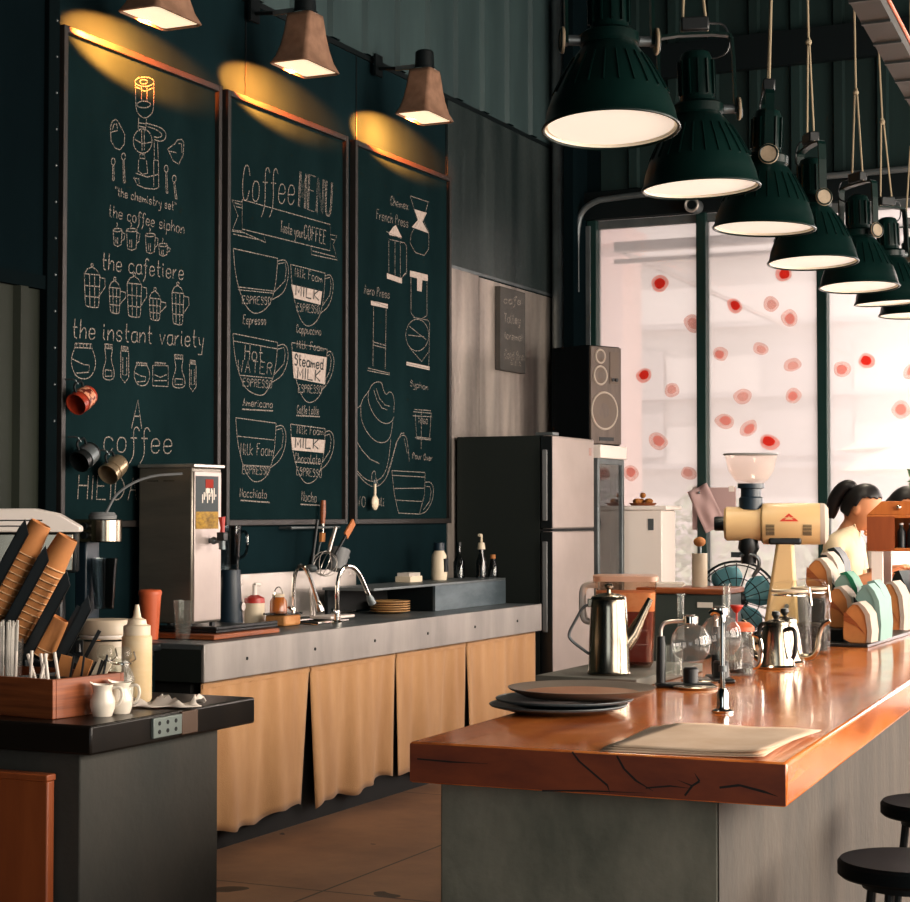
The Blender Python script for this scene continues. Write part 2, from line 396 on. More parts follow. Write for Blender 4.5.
# chalk strokes measured on the boards, metres along the wall and up
DRAW=[[1,"siphon_drawing",[[[7.128,3.562],[7.122,3.552],[7.106,3.541],[7.08,3.53],[7.051,3.522],[7.022,3.518],[6.997,3.517],[6.98,3.521],[6.974,3.528],[6.98,3.538],[6.996,3.549],[7.021,3.559],[7.05,3.567],[7.08,3.572],[7.105,3.573],[7.122,3.569],[7.128,3.562]],[[7.076,3.55],[7.07,3.543],[7.054,3.535],[7.034,3.531],[7.018,3.531],[7.012,3.536],[7.018,3.544],[7.034,3.551],[7.054,3.555],[7.07,3.555],[7.076,3.55]],[[6.977,3.529],[6.98,3.403],[7.005,3.377],[7.055,3.369],[7.105,3.397],[7.127,3.428],[7.128,3.556]],[[7.102,3.447],[7.096,3.439],[7.08,3.43],[7.058,3.422],[7.033,3.417],[7.01,3.415],[6.994,3.418],[6.989,3.423],[6.994,3.431],[7.01,3.44],[7.032,3.448],[7.057,3.453],[7.08,3.455],[7.096,3.452],[7.102,3.447]],[[7.026,3.521],[7.027,3.447]],[[7.071,3.528],[7.072,3.454]],[[6.977,3.505],[7.053,3.5],[7.126,3.533]],[[7.005,3.363],[7.001,3.313],[7.015,3.302]],[[7.068,3.372],[7.064,3.332],[7.055,3.31]],[[7.001,3.339],[7.066,3.347]],[[7.003,3.324],[7.064,3.328]],[[7.115,3.274],[7.111,3.255],[7.101,3.237],[7.084,3.22],[7.062,3.208],[7.038,3.201],[7.015,3.2],[6.993,3.204],[6.976,3.214],[6.966,3.228],[6.962,3.245],[6.965,3.263],[6.976,3.281],[6.992,3.297],[7.014,3.31],[7.037,3.317],[7.061,3.319],[7.083,3.315],[7.1,3.305],[7.111,3.291],[7.115,3.274]],[[6.975,3.255],[7.038,3.246],[7.106,3.267]],[[7.028,3.311],[7.034,3.213]],[[7.051,3.316],[7.052,3.219]],[[7.069,3.35],[7.142,3.353],[7.207,3.35],[7.236,3.329],[7.222,3.299],[7.18,3.283],[7.133,3.285]],[[7.078,3.336],[7.147,3.336],[7.193,3.326],[7.198,3.311],[7.161,3.298],[7.131,3.298]],[[7.133,3.282],[7.134,3.192]],[[7.161,3.28],[7.167,3.198]],[[7.13,3.186],[7.131,3.058]],[[7.169,3.193],[7.173,3.06]],[[7.13,3.186],[7.169,3.19]],[[7.016,3.192],[7.056,3.196],[7.057,3.178],[7.012,3.173],[7.016,3.192]],[[7.007,3.166],[7.003,3.111],[7.039,3.101],[7.08,3.113],[7.07,3.172]],[[6.985,3.097],[7.076,3.094],[7.172,3.124]],[[6.968,3.076],[6.995,3.044],[7.058,3.038],[7.136,3.046],[7.173,3.06]],[[6.964,3.07],[7.008,3.075],[7.013,3.052]]]],[1,"jug_drawing",[[[6.783,3.278],[6.799,3.307],[6.825,3.32],[6.842,3.313],[6.895,3.263],[6.891,3.216],[6.857,3.184],[6.822,3.185],[6.788,3.212],[6.783,3.278]],[[6.8,3.266],[6.808,3.293],[6.83,3.3],[6.838,3.276]],[[6.787,3.253],[6.839,3.271]]]],[1,"jug_drawing",[[[7.246,3.26],[7.307,3.296],[7.331,3.32],[7.369,3.33],[7.386,3.316],[7.38,3.255],[7.342,3.202],[7.294,3.21],[7.246,3.26]],[[7.336,3.304],[7.365,3.307],[7.37,3.264]],[[7.26,3.252],[7.322,3.255]]]],[1,"spoon_drawing",[[[6.821,3.123],[6.818,3.112],[6.81,3.105],[6.801,3.103],[6.794,3.108],[6.791,3.117],[6.793,3.128],[6.801,3.135],[6.81,3.137],[6.818,3.132],[6.821,3.123]],[[6.802,3.103],[6.802,3.032]],[[6.81,3.104],[6.815,3.034]],[[6.802,3.032],[6.815,3.034]]]],[1,"spoon_drawing",[[[6.901,3.16],[6.898,3.15],[6.89,3.142],[6.881,3.141],[6.873,3.146],[6.87,3.155],[6.873,3.165],[6.881,3.173],[6.89,3.175],[6.898,3.17],[6.901,3.16]],[[6.881,3.14],[6.887,3.036]],[[6.89,3.142],[6.9,3.038]],[[6.887,3.036],[6.9,3.038]]]],[1,"spoon_drawing",[[[7.251,3.164],[7.248,3.153],[7.24,3.146],[7.23,3.144],[7.222,3.149],[7.218,3.159],[7.221,3.169],[7.23,3.177],[7.24,3.179],[7.248,3.174],[7.251,3.164]],[[7.23,3.143],[7.236,3.043]],[[7.24,3.145],[7.25,3.045]],[[7.236,3.043],[7.25,3.045]]]],[1,"spoon_drawing",[[[7.321,3.127],[7.317,3.117],[7.309,3.109],[7.299,3.107],[7.29,3.112],[7.287,3.122],[7.29,3.133],[7.299,3.14],[7.309,3.142],[7.317,3.137],[7.321,3.127]],[[7.299,3.106],[7.314,3.029]],[[7.309,3.108],[7.329,3.031]],[[7.314,3.029],[7.329,3.031]]]],[1,"mug_drawing",[[[6.878,2.813],[6.874,2.809],[6.861,2.804],[6.844,2.8],[6.826,2.799],[6.814,2.8],[6.809,2.803],[6.814,2.808],[6.826,2.812],[6.843,2.816],[6.861,2.817],[6.874,2.816],[6.878,2.813]],[[6.809,2.802],[6.817,2.736],[6.844,2.732],[6.872,2.744],[6.878,2.812]],[[6.878,2.802],[6.9,2.799],[6.894,2.772],[6.872,2.761]],[[6.836,2.821],[6.843,2.833],[6.836,2.842]],[[6.83,2.772],[6.832,2.743]],[[6.844,2.773],[6.844,2.741]]]],[1,"mug_drawing",[[[6.997,2.83],[6.992,2.825],[6.976,2.82],[6.955,2.816],[6.934,2.814],[6.919,2.815],[6.913,2.818],[6.919,2.823],[6.934,2.828],[6.955,2.832],[6.976,2.834],[6.991,2.833],[6.997,2.83]],[[6.913,2.817],[6.922,2.732],[6.956,2.729],[6.99,2.741],[6.997,2.829]],[[6.997,2.818],[7.02,2.816],[7.013,2.778],[6.991,2.764]],[[6.946,2.837],[6.955,2.849],[6.946,2.858]],[[6.939,2.778],[6.941,2.742]],[[6.955,2.78],[6.956,2.739]]]],[1,"mug_drawing",[[[7.147,2.828],[7.142,2.823],[7.126,2.818],[7.106,2.814],[7.085,2.812],[7.07,2.813],[7.065,2.816],[7.07,2.821],[7.085,2.826],[7.106,2.83],[7.126,2.832],[7.142,2.831],[7.147,2.828]],[[7.065,2.815],[7.074,2.737],[7.107,2.733],[7.14,2.746],[7.147,2.826]],[[7.147,2.816],[7.17,2.814],[7.164,2.779],[7.141,2.766]],[[7.097,2.835],[7.106,2.847],[7.097,2.856]],[[7.09,2.779],[7.092,2.746]],[[7.106,2.781],[7.107,2.743]]]],[1,"mug_drawing",[[[7.25,2.794],[7.245,2.789],[7.231,2.784],[7.213,2.781],[7.194,2.779],[7.18,2.78],[7.175,2.784],[7.18,2.788],[7.194,2.793],[7.212,2.797],[7.231,2.798],[7.245,2.797],[7.25,2.794]],[[7.175,2.782],[7.183,2.738],[7.213,2.734],[7.243,2.746],[7.25,2.792]],[[7.25,2.782],[7.274,2.779],[7.267,2.766],[7.243,2.756]],[[7.205,2.802],[7.212,2.814],[7.205,2.824]],[[7.198,2.763],[7.2,2.741]],[[7.213,2.765],[7.213,2.74]]]],[1,"cafetiere_drawing",[[[6.594,2.575],[6.602,2.436],[6.614,2.429],[6.693,2.431],[6.704,2.442],[6.71,2.583]],[[6.594,2.575],[6.617,2.6],[6.651,2.613],[6.686,2.603],[6.71,2.583],[6.594,2.575]],[[6.66,2.623],[6.658,2.617],[6.651,2.614],[6.645,2.616],[6.642,2.62],[6.644,2.626],[6.651,2.628],[6.657,2.627],[6.66,2.623]],[[6.71,2.572],[6.748,2.571],[6.75,2.532],[6.706,2.487]],[[6.632,2.574],[6.637,2.434]],[[6.67,2.576],[6.672,2.435]],[[6.599,2.523],[6.706,2.529]],[[6.602,2.475],[6.704,2.48]]]],[1,"cafetiere_drawing",[[[6.781,2.535],[6.79,2.427],[6.802,2.42],[6.85,2.419],[6.862,2.43],[6.868,2.539]],[[6.781,2.535],[6.798,2.56],[6.824,2.571],[6.85,2.56],[6.868,2.539],[6.781,2.535]],[[6.834,2.581],[6.831,2.576],[6.824,2.573],[6.817,2.574],[6.814,2.579],[6.817,2.584],[6.824,2.587],[6.831,2.586],[6.834,2.581]],[[6.868,2.527],[6.907,2.526],[6.91,2.502],[6.864,2.465]],[[6.81,2.532],[6.813,2.424]],[[6.838,2.533],[6.839,2.424]],[[6.786,2.495],[6.863,2.499]],[[6.789,2.457],[6.861,2.459]]]],[1,"cafetiere_drawing",[[[6.921,2.571],[6.93,2.424],[6.943,2.417],[7.017,2.418],[7.03,2.43],[7.036,2.578]],[[6.921,2.571],[6.944,2.597],[6.978,2.61],[7.012,2.599],[7.036,2.578],[6.921,2.571]],[[6.988,2.62],[6.985,2.614],[6.978,2.611],[6.971,2.613],[6.968,2.617],[6.971,2.623],[6.978,2.626],[6.985,2.625],[6.988,2.62]],[[7.036,2.567],[7.076,2.565],[7.079,2.524],[7.032,2.476]],[[6.959,2.57],[6.964,2.422]],[[6.997,2.571],[6.998,2.422]],[[6.927,2.516],[7.031,2.521]],[[6.93,2.466],[7.029,2.469]]]],[1,"cafetiere_drawing",[[[7.1,2.521],[7.108,2.427],[7.121,2.419],[7.175,2.419],[7.188,2.43],[7.195,2.525]],[[7.1,2.521],[7.118,2.547],[7.147,2.559],[7.176,2.547],[7.195,2.525],[7.1,2.521]],[[7.157,2.569],[7.154,2.563],[7.147,2.56],[7.14,2.561],[7.136,2.566],[7.139,2.572],[7.147,2.575],[7.154,2.574],[7.157,2.569]],[[7.195,2.513],[7.237,2.512],[7.24,2.495],[7.191,2.461]],[[7.131,2.518],[7.135,2.424]],[[7.163,2.519],[7.163,2.424]],[[7.105,2.487],[7.19,2.491]],[[7.108,2.453],[7.188,2.456]]]],[1,"cafetiere_drawing",[[[7.289,2.569],[7.299,2.425],[7.312,2.417],[7.371,2.416],[7.385,2.428],[7.391,2.574]],[[7.289,2.569],[7.309,2.595],[7.34,2.608],[7.371,2.596],[7.391,2.574],[7.289,2.569]],[[7.351,2.618],[7.347,2.612],[7.34,2.609],[7.332,2.61],[7.329,2.615],[7.332,2.621],[7.34,2.624],[7.347,2.623],[7.351,2.618]],[[7.392,2.562],[7.435,2.56],[7.438,2.522],[7.387,2.474]],[[7.323,2.566],[7.327,2.421]],[[7.357,2.567],[7.358,2.421]],[[7.295,2.515],[7.387,2.518]],[[7.298,2.465],[7.384,2.467]]]],[1,"jar_drawing",[[[6.529,2.256],[6.653,2.263],[6.654,2.244],[6.529,2.237],[6.529,2.256]],[[6.541,2.256],[6.541,2.238]],[[6.566,2.258],[6.566,2.24]],[[6.591,2.26],[6.591,2.242]],[[6.616,2.262],[6.616,2.244]],[[6.641,2.264],[6.641,2.247]],[[6.529,2.237],[6.503,2.191],[6.507,2.144],[6.548,2.1],[6.637,2.103],[6.682,2.154],[6.681,2.202],[6.654,2.244]],[[6.512,2.184],[6.592,2.166],[6.637,2.166],[6.632,2.134],[6.539,2.123]]]],[1,"jar_drawing",[[[6.75,2.272],[6.809,2.273],[6.81,2.254],[6.75,2.252],[6.75,2.272]],[[6.755,2.271],[6.756,2.253]],[[6.767,2.272],[6.768,2.254]],[[6.779,2.273],[6.78,2.255]],[[6.791,2.274],[6.792,2.256]],[[6.803,2.275],[6.804,2.257]],[[6.75,2.252],[6.763,2.199],[6.738,2.153],[6.739,2.107],[6.824,2.112],[6.824,2.159],[6.797,2.202],[6.81,2.254]],[[6.755,2.154],[6.806,2.154],[6.807,2.128],[6.755,2.124],[6.755,2.154]]]],[1,"jar_drawing",[[[6.878,2.272],[6.932,2.272],[6.933,2.252],[6.878,2.251],[6.878,2.272]],[[6.883,2.271],[6.883,2.252]],[[6.894,2.272],[6.894,2.253]],[[6.905,2.272],[6.905,2.253]],[[6.916,2.273],[6.916,2.254]],[[6.927,2.274],[6.927,2.255]],[[6.874,2.251],[6.875,2.127],[6.907,2.104],[6.938,2.131],[6.936,2.253]],[[6.89,2.222],[6.891,2.14],[6.922,2.142],[6.921,2.224]]]],[1,"jar_drawing",[[[6.998,2.206],[7.086,2.208],[7.086,2.197],[6.998,2.193],[6.998,2.206]],[[7.007,2.205],[7.007,2.194]],[[7.024,2.206],[7.025,2.195]],[[7.042,2.208],[7.042,2.196]],[[7.06,2.209],[7.06,2.197]],[[7.077,2.21],[7.078,2.199]],[[6.998,2.193],[6.98,2.161],[6.983,2.129],[7.012,2.099],[7.075,2.1],[7.106,2.135],[7.106,2.168],[7.086,2.197]],[[6.986,2.156],[7.043,2.144],[7.074,2.144],[7.071,2.122],[7.005,2.115]]]],[1,"jar_drawing",[[[7.15,2.217],[7.241,2.22],[7.241,2.208],[7.15,2.204],[7.15,2.217]],[[7.159,2.217],[7.159,2.204]],[[7.177,2.218],[7.177,2.206]],[[7.196,2.219],[7.196,2.207]],[[7.214,2.221],[7.214,2.208]],[[7.232,2.222],[7.232,2.21]],[[7.131,2.202],[7.132,2.105],[7.262,2.109],[7.261,2.209],[7.131,2.202]],[[7.144,2.159],[7.196,2.149],[7.248,2.166]],[[7.145,2.13],[7.249,2.137]]]],[1,"jar_drawing",[[[7.314,2.269],[7.389,2.27],[7.389,2.252],[7.314,2.249],[7.314,2.269]],[[7.321,2.268],[7.321,2.25]],[[7.336,2.269],[7.336,2.251]],[[7.351,2.271],[7.351,2.252]],[[7.366,2.272],[7.366,2.254]],[[7.381,2.273],[7.381,2.255]],[[7.314,2.249],[7.33,2.197],[7.299,2.151],[7.299,2.105],[7.407,2.112],[7.406,2.158],[7.373,2.2],[7.389,2.252]],[[7.32,2.152],[7.385,2.153],[7.385,2.127],[7.32,2.123],[7.32,2.152]]]],[1,"jar_drawing",[[[7.449,2.252],[7.499,2.252],[7.499,2.234],[7.449,2.234],[7.449,2.252]],[[7.454,2.251],[7.454,2.234]],[[7.464,2.252],[7.464,2.235]],[[7.474,2.253],[7.474,2.235]],[[7.484,2.253],[7.484,2.236]],[[7.494,2.254],[7.494,2.237]],[[7.445,2.233],[7.446,2.12],[7.475,2.098],[7.504,2.123],[7.503,2.234]],[[7.46,2.206],[7.46,2.131],[7.489,2.133],[7.488,2.208]]]],[2,"banner_drawing",[[[7.926,3.121],[8.863,3.128],[8.864,2.979],[7.927,2.968],[7.926,3.121]],[[7.926,3.109],[7.827,3.103],[7.886,3.03],[7.833,2.95],[7.927,2.957]],[[7.828,2.943],[7.946,2.952],[8.164,2.929],[8.145,2.958]],[[7.842,2.93],[8.131,2.936]],[[7.854,3.093],[7.917,3.093]],[[7.868,3.076],[7.922,3.077]],[[8.863,3.071],[8.94,3.074],[8.896,3.018],[8.946,2.937],[8.647,2.93],[8.646,2.974]],[[8.662,2.952],[8.918,2.952]],[[8.874,3.047],[8.918,3.047]]]],[2,"cup_drawing",[[[7.842,2.856],[8.285,2.862]],[[7.842,2.856],[7.86,2.738],[7.904,2.641],[7.974,2.562],[8.064,2.536],[8.186,2.584],[8.25,2.67],[8.276,2.77],[8.285,2.862]],[[8.285,2.847],[8.368,2.868],[8.403,2.828],[8.394,2.754],[8.35,2.681],[8.222,2.631]],[[8.285,2.832],[8.364,2.85],[8.376,2.813],[8.364,2.75],[8.249,2.676]],[[7.887,2.663],[8.249,2.682]],[[7.891,2.649],[8.246,2.67]]]],[2,"cup_drawing",[[[7.841,2.419],[8.287,2.411]],[[7.841,2.419],[7.859,2.306],[7.903,2.212],[7.973,2.134],[8.127,2.11],[8.188,2.148],[8.251,2.228],[8.279,2.323],[8.287,2.411]],[[8.287,2.393],[8.36,2.411],[8.403,2.374],[8.391,2.302],[8.337,2.234],[8.224,2.191]],[[8.287,2.374],[8.354,2.389],[8.369,2.36],[8.354,2.3],[8.251,2.234]],[[7.85,2.381],[8.28,2.376]],[[7.907,2.209],[8.233,2.215]]]],[2,"cup_drawing",[[[7.872,1.988],[8.275,1.978]],[[7.872,1.988],[7.889,1.87],[7.928,1.77],[7.992,1.687],[8.072,1.654],[8.186,1.69],[8.243,1.778],[8.267,1.881],[8.275,1.978]],[[8.275,1.959],[8.341,1.974],[8.384,1.931],[8.372,1.852],[8.318,1.78],[8.218,1.739]],[[8.275,1.941],[8.335,1.953],[8.351,1.916],[8.336,1.851],[8.243,1.784]],[[7.896,1.894],[8.256,1.887]],[[7.952,1.747],[8.21,1.745]]]],[2,"cup_drawing",[[[8.423,2.847],[8.805,2.845]],[[8.423,2.847],[8.439,2.728],[8.476,2.629],[8.537,2.548],[8.615,2.521],[8.72,2.566],[8.775,2.652],[8.798,2.752],[8.805,2.845]],[[8.805,2.83],[8.864,2.847],[8.903,2.808],[8.892,2.732],[8.844,2.659],[8.751,2.613]],[[8.805,2.814],[8.859,2.828],[8.873,2.792],[8.86,2.728],[8.775,2.658]]]],[2,"cup_drawing",[[[8.436,2.423],[8.83,2.419]],[[8.436,2.423],[8.452,2.307],[8.491,2.21],[8.553,2.13],[8.63,2.1],[8.743,2.141],[8.799,2.226],[8.823,2.326],[8.83,2.419]],[[8.83,2.4],[8.867,2.416],[8.914,2.376],[8.901,2.301],[8.841,2.229],[8.775,2.188]],[[8.83,2.38],[8.86,2.392],[8.877,2.361],[8.861,2.298],[8.799,2.232]]]],[2,"cup_drawing",[[[8.427,1.98],[8.809,1.971]],[[8.427,1.98],[8.442,1.865],[8.48,1.767],[8.54,1.686],[8.617,1.654],[8.724,1.689],[8.779,1.775],[8.802,1.876],[8.809,1.971]],[[8.809,1.952],[8.869,1.967],[8.916,1.925],[8.903,1.848],[8.843,1.777],[8.755,1.737]],[[8.809,1.932],[8.862,1.944],[8.879,1.911],[8.863,1.847],[8.779,1.781]],[[8.473,1.777],[8.772,1.775]]]],[3,"chemex_drawing",[[[9.871,3.452],[9.983,3.309],[9.884,3.218],[9.872,3.161],[9.946,3.111],[10.071,3.11],[10.134,3.158],[10.134,3.264],[10.058,3.326],[10.121,3.447]],[[9.871,3.452],[10.134,3.455]]]],[3,"french_press_drawing",[[[9.585,3.149],[9.586,2.924]],[[9.667,3.144],[9.668,2.929]],[[9.739,3.143],[9.739,2.926]],[[9.597,3.145],[9.799,3.151],[9.823,3.133],[9.824,2.969],[9.751,2.928]],[[9.811,2.968],[9.775,2.947]],[[9.55,3.187],[9.751,3.172]]]],[3,"press_tube_drawing",[[[9.392,2.733],[9.382,2.365]],[[9.552,2.734],[9.541,2.361]],[[9.358,2.75],[9.575,2.736]],[[9.315,2.349],[9.599,2.338]],[[9.315,2.334],[9.599,2.328]],[[9.381,2.509],[9.552,2.5]],[[9.381,2.49],[9.552,2.484]]]],[3,"syphon_drawing",[[[9.884,2.949],[9.885,2.73],[9.934,2.707]],[[10.109,2.953],[10.109,2.736],[10.046,2.713]],[[10.135,2.616],[10.125,2.58],[10.096,2.548],[10.053,2.522],[10.0,2.506],[9.944,2.501],[9.891,2.509],[9.849,2.527],[9.822,2.554],[9.812,2.587],[9.822,2.621],[9.849,2.653],[9.891,2.679],[9.943,2.696],[9.999,2.701],[10.052,2.695],[10.096,2.677],[10.125,2.649],[10.135,2.616]],[[9.861,2.646],[10.097,2.584]],[[9.873,2.51],[10.034,2.441],[10.122,2.503]],[[9.922,2.706],[10.122,2.709],[10.147,2.695],[10.135,2.404]],[[9.825,2.414],[10.135,2.404]],[[9.849,2.59],[10.071,2.599]]]],[3,"swan_kettle_drawing",[[[9.194,2.108],[9.233,2.125],[9.257,2.167],[9.328,2.21],[9.37,2.258],[9.446,2.279],[9.501,2.273],[9.515,2.232],[9.554,2.202],[9.597,2.231],[9.645,2.216],[9.663,2.161],[9.654,2.104]],[[9.328,2.21],[9.32,2.161],[9.37,2.095],[9.455,2.046],[9.554,2.029],[9.633,2.051],[9.655,2.078]],[[9.233,2.125],[9.233,2.05],[9.287,1.984],[9.392,1.928],[9.498,1.912],[9.607,1.94],[9.641,2.049]],[[9.18,1.916],[9.246,1.866],[9.35,1.815],[9.469,1.792]],[[9.181,1.749],[9.267,1.702],[9.372,1.682],[9.469,1.696],[9.542,1.737],[9.589,1.817],[9.615,1.942]],[[9.185,1.732],[9.288,1.675],[9.393,1.65],[9.478,1.664],[9.572,1.717],[9.642,1.829],[9.699,1.941],[9.762,1.974],[9.82,1.97],[9.848,1.906],[9.862,1.814]],[[9.572,1.737],[9.651,1.859],[9.69,1.929],[9.753,1.983],[9.793,1.987]],[[9.372,1.682],[9.367,1.723],[9.392,1.749],[9.418,1.744],[9.414,1.715],[9.456,1.662]],[[9.395,2.224],[9.433,2.168],[9.498,2.124],[9.567,2.117]],[[9.425,2.236],[9.467,2.179],[9.541,2.144],[9.606,2.139]],[[9.793,1.955],[9.816,1.905],[9.834,1.865]]]],[3,"togo_cup_drawing",[[[9.93,2.138],[10.165,2.142]],[[9.916,2.123],[10.18,2.126]],[[9.911,2.098],[10.189,2.104]],[[9.944,2.114],[9.963,1.971],[10.146,1.968],[10.17,2.122]],[[9.963,1.959],[10.161,1.958]],[[9.944,1.965],[10.165,1.967]],[[10.032,2.144],[10.028,1.897]]]],[3,"cup_drawing",[[[9.629,1.754],[10.08,1.752]],[[9.629,1.726],[10.085,1.723]],[[9.629,1.754],[9.66,1.619],[9.718,1.499]],[[10.085,1.748],[10.075,1.613],[10.005,1.493]],[[9.718,1.499],[10.005,1.493]],[[9.664,1.647],[10.071,1.654]],[[9.687,1.577],[10.038,1.571]],[[10.089,1.692],[10.166,1.695],[10.209,1.656],[10.195,1.582],[10.109,1.509],[10.019,1.493]],[[10.094,1.665],[10.151,1.665],[10.171,1.634],[10.147,1.572],[10.061,1.519]]]]]
FILL=[[2,[[8.431,2.739],[8.772,2.738],[8.753,2.661],[8.46,2.668]]],[2,[[8.44,2.374],[8.827,2.373],[8.808,2.22],[8.462,2.232]]],[2,[[8.433,1.91],[8.813,1.907],[8.797,1.835],[8.446,1.84]]],[3,[[9.933,3.379],[10.108,3.383],[10.045,3.318],[10.134,3.258],[9.896,3.263],[9.983,3.32]]],[3,[[9.585,3.181],[9.644,3.227],[9.679,3.243],[9.703,3.225],[9.763,3.179],[9.597,3.172]]],[3,[[9.563,2.937],[9.763,2.929],[9.763,2.897],[9.563,2.905]]],[3,[[9.358,2.75],[9.575,2.752],[9.575,2.725],[9.358,2.724]]],[3,[[9.872,2.991],[10.122,2.994],[10.122,2.955],[10.046,2.951],[10.033,2.878],[9.971,2.877],[9.971,2.954],[9.872,2.953]]],[3,[[9.825,2.425],[10.148,2.419],[10.148,2.396],[9.825,2.403]]]]
LINES=[[2,[[7.933,2.035],[8.245,2.042]]],[2,[[7.92,1.565],[8.213,1.555]]],[2,[[8.488,2.03],[8.75,2.036]]],[2,[[8.535,1.547],[8.752,1.542]]]]
TEXTS=[[1,"\"the chemistry set\"",6.822,2.966,7.322,2.97,0.042,0],[1,"the coffee siphon",6.774,2.861,7.395,2.867,0.055,0],[1,"the cafetiere",6.724,2.611,7.394,2.641,0.078,0],[1,"the instant variety",6.509,2.279,7.576,2.324,0.085,0],[1,"A",6.96,1.894,7.063,1.898,0.135,0],[1,"coffee",6.745,1.779,7.307,1.787,0.119,0],[1,"HIEIDAY",6.556,1.562,7.127,1.56,0.107,0],[2,"Coffee",7.922,3.118,8.471,3.179,0.186,0],[2,"MENU",8.502,3.174,8.876,3.172,0.197,0],[2,"Taste your",8.311,3.009,8.559,3.008,0.059,0],[2,"COFFEE",8.564,3.007,8.815,3.009,0.077,0],[2,"ESPRESSO",7.929,2.581,8.217,2.605,0.041,0],[2,"Espresso",7.938,2.477,8.168,2.494,0.047,0],[2,"Hot",7.954,2.293,8.143,2.298,0.078,0],[2,"WATER",7.887,2.225,8.238,2.235,0.062,0],[2,"ESPRESSO",7.938,2.155,8.232,2.161,0.041,0],[2,"Americano",7.939,2.053,8.239,2.057,0.041,0],[2,"Milk Foam",7.918,1.8,8.252,1.803,0.062,0],[2,"ESPRESSO",7.936,1.702,8.206,1.701,0.041,0],[2,"Macchiato",7.914,1.583,8.183,1.576,0.046,0],[2,"Milk Foam",8.468,2.787,8.774,2.787,0.049,0],[2,"MILK",8.478,2.686,8.746,2.683,0.06,1],[2,"ESPRESSO",8.491,2.599,8.74,2.611,0.044,0],[2,"Cappuccino",8.486,2.482,8.761,2.491,0.044,0],[2,"Milk Foam",8.492,2.398,8.794,2.403,0.044,0],[2,"Steamed",8.468,2.304,8.788,2.302,0.06,1],[2,"MILK",8.5,2.234,8.762,2.233,0.06,1],[2,"ESPRESSO",8.506,2.156,8.769,2.166,0.044,0],[2,"Caffe Latte",8.495,2.042,8.737,2.048,0.044,0],[2,"Milk Foam",8.495,1.93,8.79,1.935,0.044,0],[2,"MILK",8.477,1.854,8.744,1.856,0.054,1],[2,"Chocolate",8.471,1.772,8.758,1.77,0.054,0],[2,"ESPRESSO",8.49,1.707,8.771,1.696,0.043,0],[2,"Mocha",8.547,1.566,8.713,1.558,0.055,0],[3,"Chemex",9.608,3.356,9.847,3.36,0.054,0],[3,"French Press",9.424,3.243,9.847,3.251,0.059,0],[3,"Aero Press",9.269,2.782,9.598,2.787,0.053,0],[3,"Syphon",9.874,2.279,10.127,2.268,0.037,0],[3,"TOGO",9.981,2.056,10.122,2.055,0.031,0],[3,"Pour Over",9.907,1.834,10.19,1.827,0.037,0],[3,"WO",9.178,1.545,9.297,1.532,0.058,0],[3,"Cali",9.401,1.556,9.529,1.538,0.053,0]]
SIGN_TEXTS=[["cafe:",11.245,2.932,11.58,2.956,0.041],["Talley",11.249,2.803,11.538,2.817,0.048],["(crema)",11.253,2.69,11.566,2.701,0.041],["Cold Brew",11.259,2.557,11.629,2.565,0.048]]
STICKERS=[[-4.157,3.157,"b"],[-4.281,2.494,"b"],[-3.602,2.967,"b"],[-3.911,2.856,"p"],[-3.706,2.631,"m"],[-4.07,2.382,"p"],[-3.547,2.322,"p"],[-4.176,2.016,"m"],[-3.946,1.784,"p"],[-3.679,2.149,"m"],[-4.382,1.788,"m"],[-3.339,2.968,"p"],[-3.208,2.864,"m"],[-3.416,2.656,"p"],[-3.189,2.535,"p"],[-3.183,2.319,"m"],[-3.505,2.096,"m"],[-3.355,1.995,"b"],[-2.84,2.492,"m"],[-2.671,2.544,"b"],[-2.441,2.203,"m"],[-2.372,2.459,"m"],[-3.248,3.181,"b"]]
# ------------------------------------------------------------------ camera
cam = bpy.data.cameras.new('camera'); cam.sensor_width = 36; cam.lens = 36 * 1800 / 910
cam.clip_start = .05; cam.clip_end = 200
co = bpy.data.objects.new('camera', cam); COL.objects.link(co)
co.location = (0, 0, 1.5); co.rotation_euler = (R(90 + 1.97), 0, R(25.1))
scene.camera = co
scene.view_settings.view_transform = 'Standard'; scene.view_settings.look = 'None'
scene.view_settings.gamma = 1; scene.view_settings.use_curve_mapping = False
scene.view_settings.exposure = 0.0

# ------------------------------------------------------------------ daylight and lamps
w = bpy.data.worlds.new('daylight'); scene.world = w; w.use_nodes = True
bg = w.node_tree.nodes['Background']; bg.inputs[0].default_value = (1, .975, .97, 1); bg.inputs[1].default_value = 1.2

def area(name, loc, aim, sx, sy, power, col):
    l = bpy.data.lights.new(name, 'AREA'); l.shape = 'RECTANGLE'; l.size = sx; l.size_y = sy; l.energy = power; l.color = col
    o = bpy.data.objects.new(name, l); COL.objects.link(o); o.location = loc
    o.rotation_euler = (Vector(aim) - Vector(loc)).to_track_quat('-Z', 'Y').to_euler()
    return o
for y, pw in ((1.6, 150), (5.2, 410), (8.8, 520)):
    area('side_window_daylight', (3.05, y, 2.3), (-4, y + .3, .9), 3.0, 2.8, pw, (1, .87, .74))
area('far_window_daylight', (-.1, 13.3, 2.5), (-4.2, 9.8, 1.6), 3.6, 3.0, 470, (1, .9, .84))
area('rear_fill', (.6, -2.3, 1.6), (-1.5, 5, 1.2), 2.4, 2.4, 17, (.58, .88, 1))  # added cool fill for the camera-facing sides, no real source there
sun = bpy.data.lights.new('street_sun', 'SUN'); sun.energy = 3.6; sun.angle = .03; sun.color = (1, .97, .95)
so = bpy.data.objects.new('street_sun', sun); COL.objects.link(so); so.rotation_euler = Vector((.1, .33, -.94)).to_track_quat('-Z', 'Y').to_euler()

